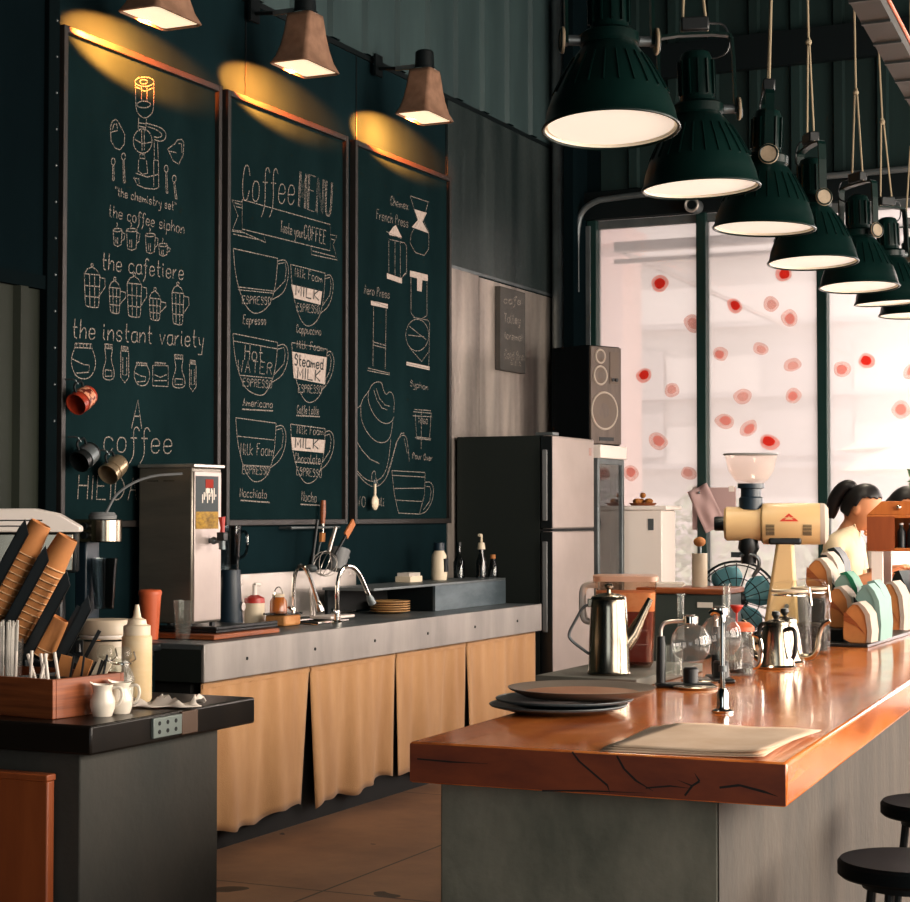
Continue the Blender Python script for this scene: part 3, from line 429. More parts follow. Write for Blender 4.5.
# ------------------------------------------------------------------ setting
XL, XR, YB, YF, ZC = -4.95, 2.8, -2.2, 12.35, 6.3
struct(MB().box(XL - .15, XR + .15, YB - .15, YF + .05, -.12, 0).build('floor', M['floor'], smooth=False))
struct(MB().box(XL - .15, XR + .15, YB - .15, YF + .2, ZC, ZC + .1).build('ceiling', M['ceiling'], smooth=False))
wl = struct(MB().box(XL - .15, XL, YB - .15, YF + .2, 0, ZC).build('wall_left', M['wall'], smooth=False))

def corrugated(name, axis, a0, a1, z0, z1, base, sgn, m, parent=None, pitch=.2, rib=.045, d=.028):
    """folded sheet: ribs stand out from the plane 'base' towards sgn"""
    prof = []; a = a0
    while a < a1 - 1e-4:
        for da, dd in ((0, 0), (pitch - rib - .03, 0), (pitch - rib - .012, d), (pitch - .012, d)):
            if a + da <= a1: prof.append((a + da, dd))
        a += pitch
    prof.append((a1, 0))
    mb = MB(); b = mb.b
    P = (lambda t, q, z: (base + sgn * q, t, z)) if axis == 'Y' else (lambda t, q, z: (t, base + sgn * q, z))
    lo = [b.verts.new(P(t, q + .004, z0)) for t, q in prof]; hi = [b.verts.new(P(t, q + .004, z1)) for t, q in prof]
    for i in range(len(prof) - 1): b.faces.new((lo[i], lo[i + 1], hi[i + 1], hi[i]))
    o = mb.build(name, m, parent, smooth=False)
    return o
corrugated('corrugated_sheet', 'Y', YB, 6.30, 0, 2.5, XL, 1, M['corr_olive'], wl, pitch=.3, rib=.05)
corrugated('upper_corrugated_sheet', 'Y', 6.45, YF, 4.2, ZC, XL, 1, M['corr_grey'], wl, pitch=.42, rib=.09)
MB().box(XL, XL + .02, YB, 6.31, 2.51, ZC).build('black_sheet', M['wall_black'], wl)
MB().box(XL, XL + .035, YB, 6.30, 2.47, 2.53).build('ledge', M['matt_black'], wl)
MB().box(XL, XL + .045, 6.30, 6.375, 0, ZC).build('post', M['matt_black'], wl, bevel=.004)
st = MB()
st.box(XL, XL + .008, 10.44, 10.925, .9, 3.085); st.box(XL, XL + .008, 10.932, YF, .9, 3.075)
st.build('lower_metal_sheet', M['steel_wall'], wl)
MB().box(XL, XL + .008, 10.44, YF, 3.105, 4.17).build('upper_metal_sheet', M['steel_upper'], wl)
MB().box(XL, XL + .012, 10.44, YF, 3.085, 3.105).build('sheet_joint', M['dull_steel'], wl)
MB().box(XL, XL + .012, 6.46, YF, 4.17, 4.2).build('sheet_edge', M['black_steel'], wl)
for y in (7.98, 9.2, 10.42):
    MB().box(XL, XL + .004, y, y + .008, 3.1, 4.17).build('sheet_seam', M['black_steel'], wl)
sc = MB()
for k in range(12): sc.sph((XL + .047, 6.35, 1.9 + k * .16), .006, 8, 5)
sc.build('post_screws', M['dull_steel'], wl)

# far wall with the shop window
wf = struct(MB().box(XL, XR, YF, YF + .2, 3.7, ZC).build('wall_far', M['wall_black'], smooth=False))
corrugated('corrugated_sheet', 'X', -4.6, XR, 3.86, ZC, YF, -1, M['corr_dark'], wf, pitch=.3, rib=.06, d=.035)
MB().box(XL, -4.7, YF, YF + .2, 0, 3.7).build('corner_strip', M['wall_black'], wf)
MB().box(XL, XR, YF, YF + .2, 0, .12).build('sill', M['green_steel'], wf)
MB().box(XL, XR, YF - .12, YF - .05, 4.62, 4.86).build('girt', M['black_steel'], wf)
MB().box(XL, XR, YF - .09, YF, 3.64, 3.84).build('window_head_beam', M['black_steel'], wf)
col = struct(MB().box(-4.78, -4.7, YF - .3, YF - .02, 0, ZC).build('trim_1', M['wall_black'], bevel=.004))
MB().cyl((-4.86, YF - .16, 0), (-4.86, YF - .16, ZC), .062).build('steel_pipe_column', M['dull_steel'], col)
xs = [-4.66, -3.83, -2.965, -2.1, -1.24, -.38, .48, 1.34, 2.2]
for i in range(8):
    a, b_ = xs[i], xs[i + 1]
    wd = struct(MB().box(a + .03, b_ - .03, YF + .02, YF + .028, .12, 3.64).build('window_%d' % (i + 1), M['pane'], smooth=False))
    f = MB()
    f.box(a - .036, a + .036, YF - .05, YF + .06, .12, 3.64)
    if i == 7: f.box(b_ - .036, b_ + .036, YF - .05, YF + .06, .12, 3.64)
    f.box(a + .036, b_ - .036, YF, YF + .05, .12, .2)
    f.build('window_frame', M['green_steel'], wd, bevel=.006)
    MB().box(a + .03, b_ - .03, YF, YF + .05, 3.58, 3.64).build('top_rail', M['dull_steel'], wd, bevel=.004)
MB().box(-4.71, -4.665, YF - .06, YF + .06, .12, 3.6).build('jamb', M['dull_steel'], wf, bevel=.004)
# right and back walls, off camera: shopfront openings on the right, an opening added behind for the fill light
wr = MB()
ys = [YB, .1, 3.1, 3.7, 6.7, 7.3, 10.3, YF]
for k in range(0, 8, 2): wr.box(XR, XR + .15, ys[k], ys[k + 1], 0, ZC)
for k in range(1, 7, 2): wr.box(XR, XR + .15, ys[k], ys[k + 1], 0, .7); wr.box(XR, XR + .15, ys[k], ys[k + 1], 3.7, ZC)
struct(wr.build('wall_right', M['wall'], smooth=False))
wb = MB(); wb.box(XL, -.6, YB - .15, YB, 0, ZC); wb.box(1.8, XR, YB - .15, YB, 0, ZC); wb.box(-.6, 1.8, YB - .15, YB, 2.8, ZC)
struct(wb.build('wall_back', M['wall'], smooth=False))

# ------------------------------------------------------------------ the street beyond the window
M['pale_ground'] = mat('pale_paving', 'd6cdc6', .9, 0, 'c8beb6', (2, 2, 2))
M['pale_facade'] = mat('pale_facade', 'e6dfda', .9, 0, 'd9d1cb', (.6, .6, .6))
M['facade_line'] = mat('facade_ledge', 'c4bcb8', .9)
M['pink_wall'] = mat('pink_render', 'e2c2ba', .9, 0, 'e8d2cc', (2, 2, 2), 8, .3, .7)
M['pale_leaf'] = mat('sunlit_leaf', 'aebb9c', .9, 0, 'c4cdb6', (9, 9, 9))
M['parasol'] = mat('beige_parasol', 'd8cbb6', .9)
M['awning_metal'] = mat('awning_metal', '9a928e', .6, .2)
struct(MB().box(-16, 12, YF + .2, 30, -.12, -.02).build('ground_street', M['pale_ground'], smooth=False))
fc = thing('street_building', 'white sunlit building across the street seen through the shop window', 'building', (-5, 21, -.02))
MB().box(-9, 12, 0, 1, 0, 9).build('facade', M['pale_facade'], fc)
lg = MB()
for z in (1.2, 2.05, 2.9, 3.75, 4.6, 5.4): lg.box(-9, 12, -.12, 0, z, z + .07)
lg.build('ledge', M['facade_line'], fc)
for x in (-5.4, -3.1, -.8, 1.5, 3.8, 6.1):
    MB().box(x, x + 1.1, -.06, 0, 2.2, 3.5).build('shutter', M['facade_line'], fc)
pk = thing('gate_pillar', 'pale pink rendered pillar just outside the window behind the loudspeaker', 'pillar', (-5.62, 15.2, -.02))
MB().box(-.3, .25, -.25, .25, 0, 3.9).build('shaft', M['pink_wall'], pk)
MB().box(-.34, .29, -.29, .29, 3.9, 4.05).build('cap', M['pink_wall'], pk)
aw = thing('awning_frame', 'grey metal awning frame hung outside above the shop window', 'awning', (-4.6, 12.62, 3.4))
MB().box(0, 7, 0, .12, .05, .12).build('beam', M['awning_metal'], aw)
MB().box(0, 7, 0, .05, -.04, -.01).build('rail', M['awning_metal'], aw)
for k in range(6): MB().tube([(.05 + k * 1.3, .1, .05), (1.15 + k * 1.3, 2.6, -.55)], .022, 8).build('strut', M['awning_metal'], aw)
def leaf_blob(mb, c, r, n, sz, seed, sc=(1, 1, 1)):
    rnd = random.Random(seed)
    for _ in range(n):
        v = Vector((rnd.gauss(0, 1), rnd.gauss(0, 1), rnd.gauss(0, 1))).normalized() * r * rnd.random() ** .35
        p = Vector(c) + Vector((v.x * sc[0], v.y * sc[1], v.z * sc[2]))
        d = Vector((rnd.gauss(0, 1), rnd.gauss(0, 1), rnd.gauss(0, .7))).normalized() * sz * rnd.uniform(.7, 1.3)
        e = d.orthogonal().normalized() * sz * .38
        k = d.cross(e).normalized() * sz * .12
        vs = [mb.b.verts.new(q) for q in (p, p + d * .5 + e - k, p + d, p + d * .5 - e - k)]
        mb.b.faces.new(vs)
for lab, x, y, h, s in (('pale green shrub outside the window left of the first dark mullion', -5.05, 16.2, 1.15, 3), ('pale leafy shrub outside behind the hanging paper note', -4.2, 17.0, 1.0, 4), ('pale tree outside behind the second dark mullion', -1.6, 19.4, 2.3, 5)):
    t = thing('street_shrub', lab, 'shrub', (x, y, -.02), 0, 'shrubs on the street')
    mb = MB(); leaf_blob(mb, (0, 0, h * .95), h * .55, 700, .09, s, (1, 1, 1.1)); mb.build('foliage', M['pale_leaf'], t, smooth=False)
    MB().tube([(0, 0, 0), (.03, 0, h * .5), (0, 0, h)], [.05, .035, .02], 8).build('stem', M['awning_metal'], t)
for lab, x, y, z in (('beige parasol outside the window on the right, nearest one', -2.55, 15.6, 2.25), ('beige parasol outside farther back beyond the second mullion', -3.0, 17.6, 2.5)):
    t = thing('street_parasol', lab, 'parasol', (x, y, -.02), .35, 'street parasols')
    mb = MB(); mb.lathe([(0, .38), (.5, .26), (1.05, 0)], (0, 0, z - .38), 8); mb.build('canopy', M['parasol'], t, smooth=False, solid=.012)
    MB().cyl((0, 0, 0), (0, 0, z), .025).build('pole', M['awning_metal'], t)
    MB().cyl((0, 0, 0), (0, 0, .06), .25).build('foot', M['awning_metal'], t)
    for k in range(8):
        a = k * math.pi / 4; MB().tube([(0, 0, z - .06), (1.0 * math.cos(a), 1.0 * math.sin(a), z - .4)], .008, 6).build('rib', M['awning_metal'], t)
# ------------------------------------------------------------------ chalk lettering: a single-stroke hand
GL = {'a': '47 17 06 04 13 33 44;47 44 53', 'b': '0A 04 13 33 44 46 37 17 05', 'c': '46 37 17 06 04 13 33 44', 'd': '46 37 17 06 04 13 33 44;4A 43 53', 'e': '05 45 46 37 17 06 04 13 33 44',
 'f': '49 3A 2A 19 23 11 00;07 37', 'g': '46 37 17 06 04 13 33 44;47 41 30 10 01', 'h': '0A 03;05 16 27 37 46 43', 'i': '07 04 13;08 09', 'j': '27 21 10 00;28 29', 'k': '0A 03;47 05 43', 'l': '0A 04 13 23',
 'm': '07 03;05 16 26 35 33;35 46 56 65 63', 'n': '07 03;05 16 27 37 46 43', 'o': '17 06 04 13 33 44 46 37 17', 'p': '07 00;06 17 37 46 44 33 13 04', 'q': '46 37 17 06 04 13 33 44;47 40', 'r': '07 03;05 16 27 37',
 's': '46 37 17 06 15 35 44 33 13 04', 't': '1A 14 23 33;07 37', 'u': '07 04 13 33 44;47 43', 'v': '07 23 47', 'w': '07 13 25 33 47', 'x': '07 43;47 03', 'y': '07 14 24;47 30 10 00', 'z': '07 47 03 43',
 'A': '03 2A 43;16 36', 'B': '03 0A 3A 49 47 07;37 46 44 33 03', 'C': '48 3A 1A 08 05 13 33 45', 'D': '03 0A 2A 48 45 23 03', 'E': '4A 0A 03 43;07 37', 'F': '4A 0A 03;07 37', 'G': '48 3A 1A 08 05 13 33 44 46 26',
 'H': '0A 03;4A 43;07 47', 'I': '0A 03', 'K': '0A 03;4A 06 43', 'L': '0A 03 43', 'M': '03 0A 25 4A 43', 'N': '03 0A 43 4A', 'O': '1A 08 05 13 33 45 48 3A 1A', 'P': '03 0A 3A 49 48 37 07',
 'R': '03 0A 3A 49 48 37 07;27 43', 'S': '48 3A 1A 08 17 37 45 33 13 04', 'T': '0A 4A;2A 23', 'U': '0A 05 13 33 45 4A', 'V': '0A 23 4A', 'W': '0A 13 27 33 4A', 'Y': '0A 26 4A;26 23', 'X': '0A 43;4A 03',
 '"': '0A 08;2A 28', ':': '04 05;07 08', '(': '2A 18 15 23', ')': '0A 18 15 03'}
WID = {'i': 2, 'l': 3, 't': 4, 'r': 4, 'f': 4, 'j': 3, 'I': 1, 'm': 7, '"': 3, ':': 1, ' ': 3, '(': 3, ')': 2}
CURVY = set('abcdefghjmnopqrsuCDGOSUBPRt')
def lettering(mb, s, u0, v0, u1, v1, cap, wd):
    tot = sum(WID.get(c, 5) + 1 for c in s) - 1
    sx = (u1 - u0) / tot; sy = cap / 7; dv = (v1 - v0) / max(1e-6, u1 - u0); x = 0
    for c in s:
        for st in GL.get(c, '').split(';'):
            if not st: continue
            p = [(int(q[0], 16), int(q[1], 16)) for q in st.split()]
            if c in CURVY and len(p) > 3: p = [(v.x, v.y) for v in smooth_path([(a, b, 0) for a, b in p], 2)]
            mb.ribbon([(u0 + (x + a) * sx + (b - 3) * sy * .08, v0 + (x + a) * sx * dv + (b - 3) * sy) for a, b in p], wd)
        x += WID.get(c, 5) + 1

BOARDS = {}
for n, y0, y1, lab in ((1, 6.41, 7.70, 'tall black chalkboard of brewing methods with three mugs hung on it'),
                       (2, 7.755, 9.04, 'tall black chalkboard headed Coffee MENU with six chalk cups'),
                       (3, 9.125, 10.43, 'tall black chalkboard beside the fridge showing a chemex and a swan kettle')):
    t = thing('chalkboard', lab, 'chalkboard', (XL, y0, 1.435), group='framed chalkboards'); t['u0'] = y0
    Wd, Hd = y1 - y0, 2.225
    MB().box(.004, .018, .02, Wd - .02, .02, Hd - .02).build('board_panel', M['board'], t)
    for q in ((0, .03, 0, Hd), (Wd - .03, Wd, 0, Hd)): MB().box(.002, .042, q[0], q[1], q[2], q[3]).build('frame_stile', M['board_frame'], t, bevel=.003)
    for q in ((.03, Wd - .03, 0, .03), (.03, Wd - .03, Hd - .03, Hd)): MB().box(.002, .042, q[0], q[1], q[2], q[3]).build('frame_rail', M['board_frame'], t, bevel=.003)
    BOARDS[n] = (t, y0)
def onboard(n, pts): return [(u - BOARDS[n][1], v - 1.435) for u, v in pts]
for n, name, polys in DRAW:
    mb = MB()
    for p in polys:
        q = onboard(n, p)
        if len(q) > 5 and q[0] != q[-1] and name not in ('banner_drawing', 'togo_cup_drawing', 'chemex_drawing'): q = [(v.x, v.y) for v in smooth_path([(a, b, 0) for a, b in q], 2)]
        mb.ribbon(q, .0047)
    mb.keep = True
    mb.build(name, M['chalk'], BOARDS[n][0], loc=(.0205, 0, 0), smooth=False)
for n, p in FILL:
    mb = MB(); mb.keep = True; mb.poly([(0, a, b) for a, b in onboard(n, p)]); mb.build('chalk_block', M['chalk_fill'], BOARDS[n][0], loc=(.0198, 0, 0), smooth=False)
for n, p in LINES:
    mb = MB(); mb.keep = True; mb.ribbon(onboard(n, p), .007); mb.build('chalk_underline', M['chalk'], BOARDS[n][0], loc=(.0205, 0, 0), smooth=False)
def words(s, a, b, c, d):
    """split a line into words, each with its own start and end on the line"""
    tot = sum(WID.get(ch, 5) + 1 for ch in s) - 1; x = 0; out = []
    for wd in s.split(' '):
        n_ = sum(WID.get(ch, 5) + 1 for ch in wd) - 1
        f0, f1 = x / tot, (x + n_) / tot; out.append((wd, a + (c - a) * f0, b + (d - b) * f0, a + (c - a) * f1, b + (d - b) * f1)); x += n_ + 1 + WID[' '] + 1
    return out
for n, s, a, b, c, d, cap, dark in TEXTS:
    u0 = BOARDS[n][1]
    for wd, a_, b_, c_, d_ in words(s, a - u0, b - 1.435, c - u0, d - 1.435):
        mb = MB(); mb.keep = True
        lettering(mb, wd, a_, b_, c_, d_, cap, .009 if dark else .006 if cap > .07 else .0046)
        if s == 'MENU':
            lettering(mb, wd, a_ + .013, b_, c_ + .013, d_, cap, .0045)
        mb.build('chalk_lettering', M['chalk_dark'] if dark else M['chalk'], BOARDS[n][0], loc=(.0215, 0, 0), smooth=False)

t = thing('menu_sign', 'small dark menu sign with chalk words on the metal wall above the fridge', 'sign', (XL, 11.19, 2.475))
MB().box(.01, .05, 0, .435, 0, .57).build('sign_panel', mat('sign_face', '3b3936', .7, 0, '484440', (5, 5, 5)), t, bevel=.002)
for s, a, b, c, d, cap in SIGN_TEXTS:
    for wd, a_, b_, c_, d_ in words(s, a - 11.19, b - 2.475, c - 11.19, d - 2.475):
        mb = MB(); mb.keep = True; lettering(mb, wd, a_, b_, c_, d_, cap * 1.25, .009); mb.build('chalk_lettering', M['chalk'], t, loc=(.0515, 0, 0), smooth=False)
for x in (.17, .24, .31):
    mb = MB(); mb.keep = True; mb.ribbon([(x, .05), (x + .02, .08), (x + .04, .05), (x, .05)], .01); mb.build('chalk_star', M['chalk'], t, loc=(.0515, 0, 0), smooth=False)

# mugs and a spoon hung on the boards
def hung_mug(lab, y, z, m, tilt, band):
    t = thing('hanging_mug', lab, 'mug', (XL + .05, y, z), 0, 'mugs hung on the first chalkboard')
    t.rotation_euler = (R(tilt), 0, 0)
    # axis along local Y, mouth towards -Y
    T = Matrix.Translation((.055, 0, 0)) @ Matrix.Rotation(R(90), 4, 'X')
    MB().lathe([(0, .055), (.042, .055), (.045, .05), (.05, -.055), (.047, -.055), (.042, .045), (0, .048)], n=28, M=Matrix.Translation((.055, 0, 0)) @ Matrix.Rotation(R(-90), 4, 'X')).build('mug_body', m, t)
    MB().tube(smooth_path([(.055, -.03, .047), (.055, -.03, .085), (.055, .03, .08), (.055, .03, .044)], 2), .006, 8).build('handle', M['black_steel'], t)
    MB().lathe([(.0512, -.02), (.0485, .035), (.0478, .035), (.050, -.02)], n=28, M=Matrix.Translation((.0555, 0, 0)) @ Matrix.Rotation(R(-90), 4, 'X'), closed=True).build('mug_band', band, t)
    MB().tube(smooth_path([(0, -.005, .10), (.05, -.005, .10), (.06, -.005, .075)], 1), .004, 8).build('hook', M['dull_steel'], t)
    return t
M['red_mug'] = mat('red_enamel_mug', 'a8371f', .35, 0, '8d2d1a', (12, 12, 12)); M['dark_mug'] = mat('black_enamel_mug', '0f1415', .35)
M['steel_mug'] = mat('tin_mug', 'c0a98a', .3, .8); M['mug_print'] = mat('mug_print', 'd08a6a', .5, 0, '5a1a10', (40, 40, 40), 2, .45, .55)
hung_mug('red enamel mug hung tilted on the first chalkboard', 6.475, 2.0, M['red_mug'], 28, M['mug_print'])
hung_mug('black enamel mug with pale stripes hung on the first chalkboard', 6.50, 1.75, M['dark_mug'], 30, M['dull_steel'])
hung_mug('shiny tin mug hung lowest on the first chalkboard', 6.71, 1.70, M['steel_mug'], 32, M['steel_mug'])
t = thing('measuring_scoop', 'small white scoop hanging from the third chalkboard', 'scoop', (XL + .06, 9.335, 1.53), 0)
MB().tube([(0, 0, .07), (0, 0, .14)], .008, 8).build('handle', M['cream_plastic'], t)
MB().sph((0, 0, .03), .045, 14, 8, (.4, .8, 1)).build('scoop_bowl', M['cream_plastic'], t)
MB().torus((0, 0, .15), .012, .003, 12, 6, (1, 0, 0)).build('hang_ring', M['dull_steel'], t)

# ------------------------------------------------------------------ wall lamps above the boards
def rect_shade(mb, prof, n=6, r=.25):
    """prof: (half x, half y, z); rounded-rectangle rings"""
    rings = []
    for hx, hy, z in prof:
        rg = []
        for cx, cy, a0 in ((1, 1, 0), (-1, 1, 90), (-1, -1, 180), (1, -1, 270)):
            c = min(hx, hy) * r
            for k in range(n):
                a = R(a0 + 90 * k / (n - 1)); rg.append(mb.b.verts.new((cx * (hx - c) + c * math.cos(a), cy * (hy - c) + c * math.sin(a), z)))
        rings.append(rg)
    for A, B in zip(rings, rings[1:]):
        m_ = len(A)
        for k in range(m_): mb.b.faces.new((A[k], A[(k + 1) % m_], B[(k + 1) % m_], B[k]))
    return rings
def wall_lamp(lab, y, z):
    t = thing('wall_lamp', lab, 'lamp', (-4.6, y, z), 0, 'flared lamps above the chalkboards'); t.scale = (.9, .9, .9)
    mb = MB()
    rect_shade(mb, [(.115, .20, 0), (.12, .206, .004), (.102, .168, .05), (.09, .136, .12), (.082, .11, .2), (.078, .09, .28), (.076, .08, .31)])
    mb.build('shade', M['wall_lamp'], t, solid=.006)
    mb = MB(); mb.lathe([(0, .30), (.074, .30), (.074, .325), (.064, .33), (.06, .43), (.05, .44), (0, .44)], n=24); mb.build('lamp_cap', M['black_steel'], t)
    mb = MB(); mb.torus((0, 0, .312), .074, .006, 24, 6); mb.build('collar', M['chrome'], t)
    mb = MB(); rg = rect_shade(mb, [(.108, .19, .008), (.001, .001, .0081)]); mb.build('lens', M['wall_glow'], t)
    mb = MB(); mb.tube(smooth_path([(-.34, 0, .36), (-.2, -.01, .345), (-.06, 0, .335)], 1), .012, 8); mb.box(-.348, -.332, -.05, .05, .31, .45); mb.build('bracket', M['black_steel'], t)
    MB().box(-.2, -.06, -.03, -.018, .325, .355).build('bracket_plate', M['dull_steel'], t, bevel=.003)
    l = bpy.data.lights.new('wall_lamp_light', 'SPOT'); l.energy = 820; l.color = (1, .17, .022); l.spot_size = R(58); l.spot_blend = .35; l.shadow_soft_size = .02
    o = bpy.data.objects.new('wall_lamp_light', l); COL.objects.link(o)
    o.location = (-4.67, y, z - .012); o.scale = (3.3, 1, 1); o.rotation_euler = (Vector((XL, y + .08, z - .055)) - o.location).to_track_quat('-Z', 'Y').to_euler()
wall_lamp('flared warm-brown wall lamp above the first chalkboard, cut by the photo edge', 6.70, 3.72)
wall_lamp('flared warm-brown wall lamp above the gap between first and second chalkboards', 8.0, 3.785)
wall_lamp('flared warm-brown wall lamp farthest along, above the third chalkboard', 9.40, 3.81)

# ------------------------------------------------------------------ steel counter along the left wall
t = thing('steel_counter', 'long stainless steel sink counter against the left wall under the chalkboards', 'counter', (XL, 6.62, 0))
mb = MB(); mb.box(.02, .645, 0, 3.84, .905, .93); mb.build('worktop', M['dull_steel'], t, bevel=.004)
mb = MB(); mb.box(.632, .65, 0, 3.84, .764, .931); mb.build('front_apron', M['apron'], t, bevel=.004)
MB().box(.02, .632, 0, .015, .764, .906).build('end_apron', M['fridge_side'], t)
mb = MB()
for k in range(6): mb.cyl((.648, .35 + k * .62, .845), (.653, .35 + k * .62, .845), .008, n=10)
mb.build('apron_screws', M['black_steel'], t)
MB().box(.03, .56, .03, 3.81, 0, .764).build('carcass', M['void'], t)  # black block added to keep the gap under the counter dark
MB().box(.012, .026, .9, 2.55, .932, 1.185).build('splashback', M['steel'], t, bevel=.003)
for y0, y1 in ((1.4, 1.72),):
    mb = MB(); mb.box(.22, .42, y0, y1, .9305, .9325); mb.build('sink_well', M['void'], t)
    mb = MB(); mb.tube([(.22, y0, .938), (.42, y0, .938), (.42, y1, .938), (.22, y1, .938)], .008, 8, closed=True); mb.build('sink_rim', M['chrome'], t)
# curtain panels
def curtain(y0, y1, zb0, zb1, lab, seed):
    rnd = random.Random(seed); t = thing('counter_curtain', lab, 'curtain', (XL + .607, y0, .7635), 0, 'canvas curtain panels under the steel counter')
    mb = MB(); nu, nv = 44, 18; W = y1 - y0; g = []
    ph = [rnd.uniform(0, 6.3) for _ in range(4)]
    for j in range(nv + 1):
        v = j / nv; row = []
        for i in range(nu + 1):
            u = i / nu; bot = (zb0 * (1 - u) + zb1 * u) + .012 * math.sin(u * 9 + ph[0]) + .008 * math.sin(u * 23 + ph[1])
            fold = v ** .8 * (.018 * math.sin(u * 12 + ph[2] + .4 * v) + .010 * math.sin(u * 27 + ph[3]))
            sh = .034 * v * (1 - 2 * u)
            row.append(mb.b.verts.new((fold + .006 * math.sin(u * 40) * (1 - v), u * W + sh, -v * (.7635 - bot))))
        g.append(row)
    for j in range(nv):
        for i in range(nu): mb.b.faces.new((g[j][i], g[j][i + 1], g[j + 1][i + 1], g[j + 1][i]))
    mb.build('canvas', M['cloth'], t, solid=.004)
    mb = MB(); mb.box(-.006, .01, .005, W - .005, -.03, -.012); mb.build('hem', M['cloth'], t)
curtain(6.66, 7.60, .075, .105, 'tan canvas curtain panel nearest the dark counter end', 1)
curtain(7.61, 8.51, .075, .115, 'tan canvas curtain panel second from the dark counter end', 2)
curtain(8.525, 9.40, .10, .11, 'tan canvas curtain panel third from the dark counter end', 3)
curtain(9.415, 10.44, .11, .12, 'tan canvas curtain panel beside the fridge', 4)

# dark base cabinet left of it
t = thing('base_cabinet', 'black base cabinet at the left end of the steel counter', 'cabinet', (XL, 5.66, 0))
MB().box(.055, .42, 0, .92, 0, .9).build('carcass', M['void'], t, bevel=.005)
MB().box(.055, .45, 0, .93, .9, .93).build('top', M['black_steel'], t, bevel=.004)
MB().box(.42, .435, .02, .9, .06, .88).build('door', M['wall_black'], t)
t = thing('espresso_machine', 'espresso machine with white slotted lid and mirror panel behind the cup rack', 'machine', (-4.47, 5.95, .9326), R(33))
MB().box(-.36, -.06, .01, .16, 0, .33).build('base', M['black_plastic'], t, bevel=.01)
MB().box(-.43, -.005, 0, .165, .325, .49).build('body', M['black_steel'], t, bevel=.01)
MB().box(-.42, -.02, -.008, .0, .335, .482).build('mirror_panel', M['steel_shiny'], t, bevel=.003)
mb = MB(); mb.prism([(-.44, -.02, .49), (-.44, -.02, .585), (-.17, -.02, .585), (-.08, -.02, .565), (.01, -.02, .512), (.01, -.02, .49)], (0, .18, 0)); mb.build('lid', M['white_plastic'], t, bevel=.006)
mb = MB()
for z in (.512, .535): mb.box(-.42, -.14, -.0225, -.019, z, z + .005)
mb.build('lid_slots', M['void'], t)
t = thing('drink_mixer', 'steel drink mixer with a clear cup left of the silver water boiler', 'mixer', (XL + .2, 6.47, .9326))
MB().box(-.1, .1, -.09, .09, 0, .03).build('base', M['black_plastic'], t, bevel=.008)
MB().box(-.09, -.03, -.05, .05, .03, .45).build('column', M['navy_plastic'], t, bevel=.008)
mb = MB(); mb.box(-.1, .03, -.07, .07, .44, .54); mb.cyl((.03, 0, .44), (.03, 0, .54), .075, n=28); mb.build('motor_head', M['steel_shiny'], t, bevel=.005)
MB().lathe([(0, .54), (.06, .54), (.062, .555), (.05, .57), (0, .572)], (.02, 0, 0), 24).build('head_cap', M['grey_plastic'], t)
for z in (.47, .51): MB().cyl((-.02, -.068, z), (-.02, -.085, z), .016, n=12).build('knob', M['black_plastic'], t)
MB().lathe([(0, .15), (.042, .15), (.058, .37), (.054, .37), (.039, .158), (0, .158)], (.03, 0, 0), 24).build('mixing_cup', M['smoke_glass'], t)
MB().tube(smooth_path([(.04, 0, .57), (.08, .02, .66), (.18, .1, .73), (.3, .2, .74)], 2), .006, 6).build('cable', M['grey_plastic'], t)

# silver water boiler on tray and board
t = thing('wooden_board', 'flat wooden board under the black tray on the steel counter', 'board', (XL + .36, 7.06, .9326))
MB().box(-.3, .2, -.22, .35, 0, .022).build('plank', M['crate_wood'], t, bevel=.004)
t = thing('black_tray', 'black rectangular tray under the silver water boiler', 'tray', (XL + .34, 7.12, .9556))
mb = MB(); mb.box(-.26, .18, -.2, .34, 0, .014); mb.box(-.26, .18, -.2, -.185, .014, .03); mb.box(.165, .18, -.185, .34, .014, .03); mb.build('tray_body', M['black_plastic'], t, bevel=.004)
t = thing('water_boiler', 'tall silver water boiler with a red tap lever on the steel counter', 'boiler', (XL + .06, 6.965, .971))
MB().box(0, .295, 0, .25, .02, .74).build('body', M['boiler_side'], t, bevel=.008)
for x, y in ((.03, .03), (.265, .03), (.03, .22), (.265, .22)): MB().cyl((x, y, 0), (x, y, .022), .014, n=10).build('foot', M['black_plastic'], t)
MB().box(.293, .302, .012, .238, .03, .72).build('front_panel', M['fridge_door'], t, bevel=.003)
MB().box(-.004, .31, -.004, .258, .738, .755).build('lid', M['steel'], t, bevel=.004)
MB().box(.302, .304, .02, .21, .535, .70).build('poster', mat('boiler_poster', '0d2226', .5), t)
MB().box(.3042, .3052, .1, .165, .645, .685).build('poster_mark', M['petal_red'], t)
mb = MB()
for k in range(9): mb.box(.3042, .3052, .07 + k * .014, .078 + k * .014, .575 + (k % 3) * .015, .615 + (k % 4) * .01)
for k in range(3): mb.box(.3042, .3052, .1 + k * .022, .112 + k * .022, .62, .643)
mb.build('poster_figures', M['white_paper'], t)
MB().box(.302, .3045, .02, .21, .455, .535).build('price_card', mat('mustard_card', 'a8801c', .6, 0, '7a5a12', (30, 30, 60), 2), t)
mb = MB(); mb.cyl((.30, .14, .40), (.37, .14, .40), .012, n=12); mb.cyl((.37, .14, .43), (.37, .14, .36), .016, n=12); mb.sph((.325, .14, .40), .018, 12, 8); mb.build('tap', M['dull_steel'], t)
MB().box(.35, .39, .122, .158, .40, .44).build('tap_block', M['black_plastic'], t, bevel=.004)
MB().tube([(.37, .14, .44), (.372, .14, .46), (.368, .14, .51)], [.012, .01, .017], 10).build('tap_lever', M['red_plastic'], t)
mb = MB(); mb.box(.05, .11, -.0025, .001, .675, .679); mb.box(.14, .2, -.0025, .001, .675, .679); mb.build('vent_slots', M['steel_shiny'], t)
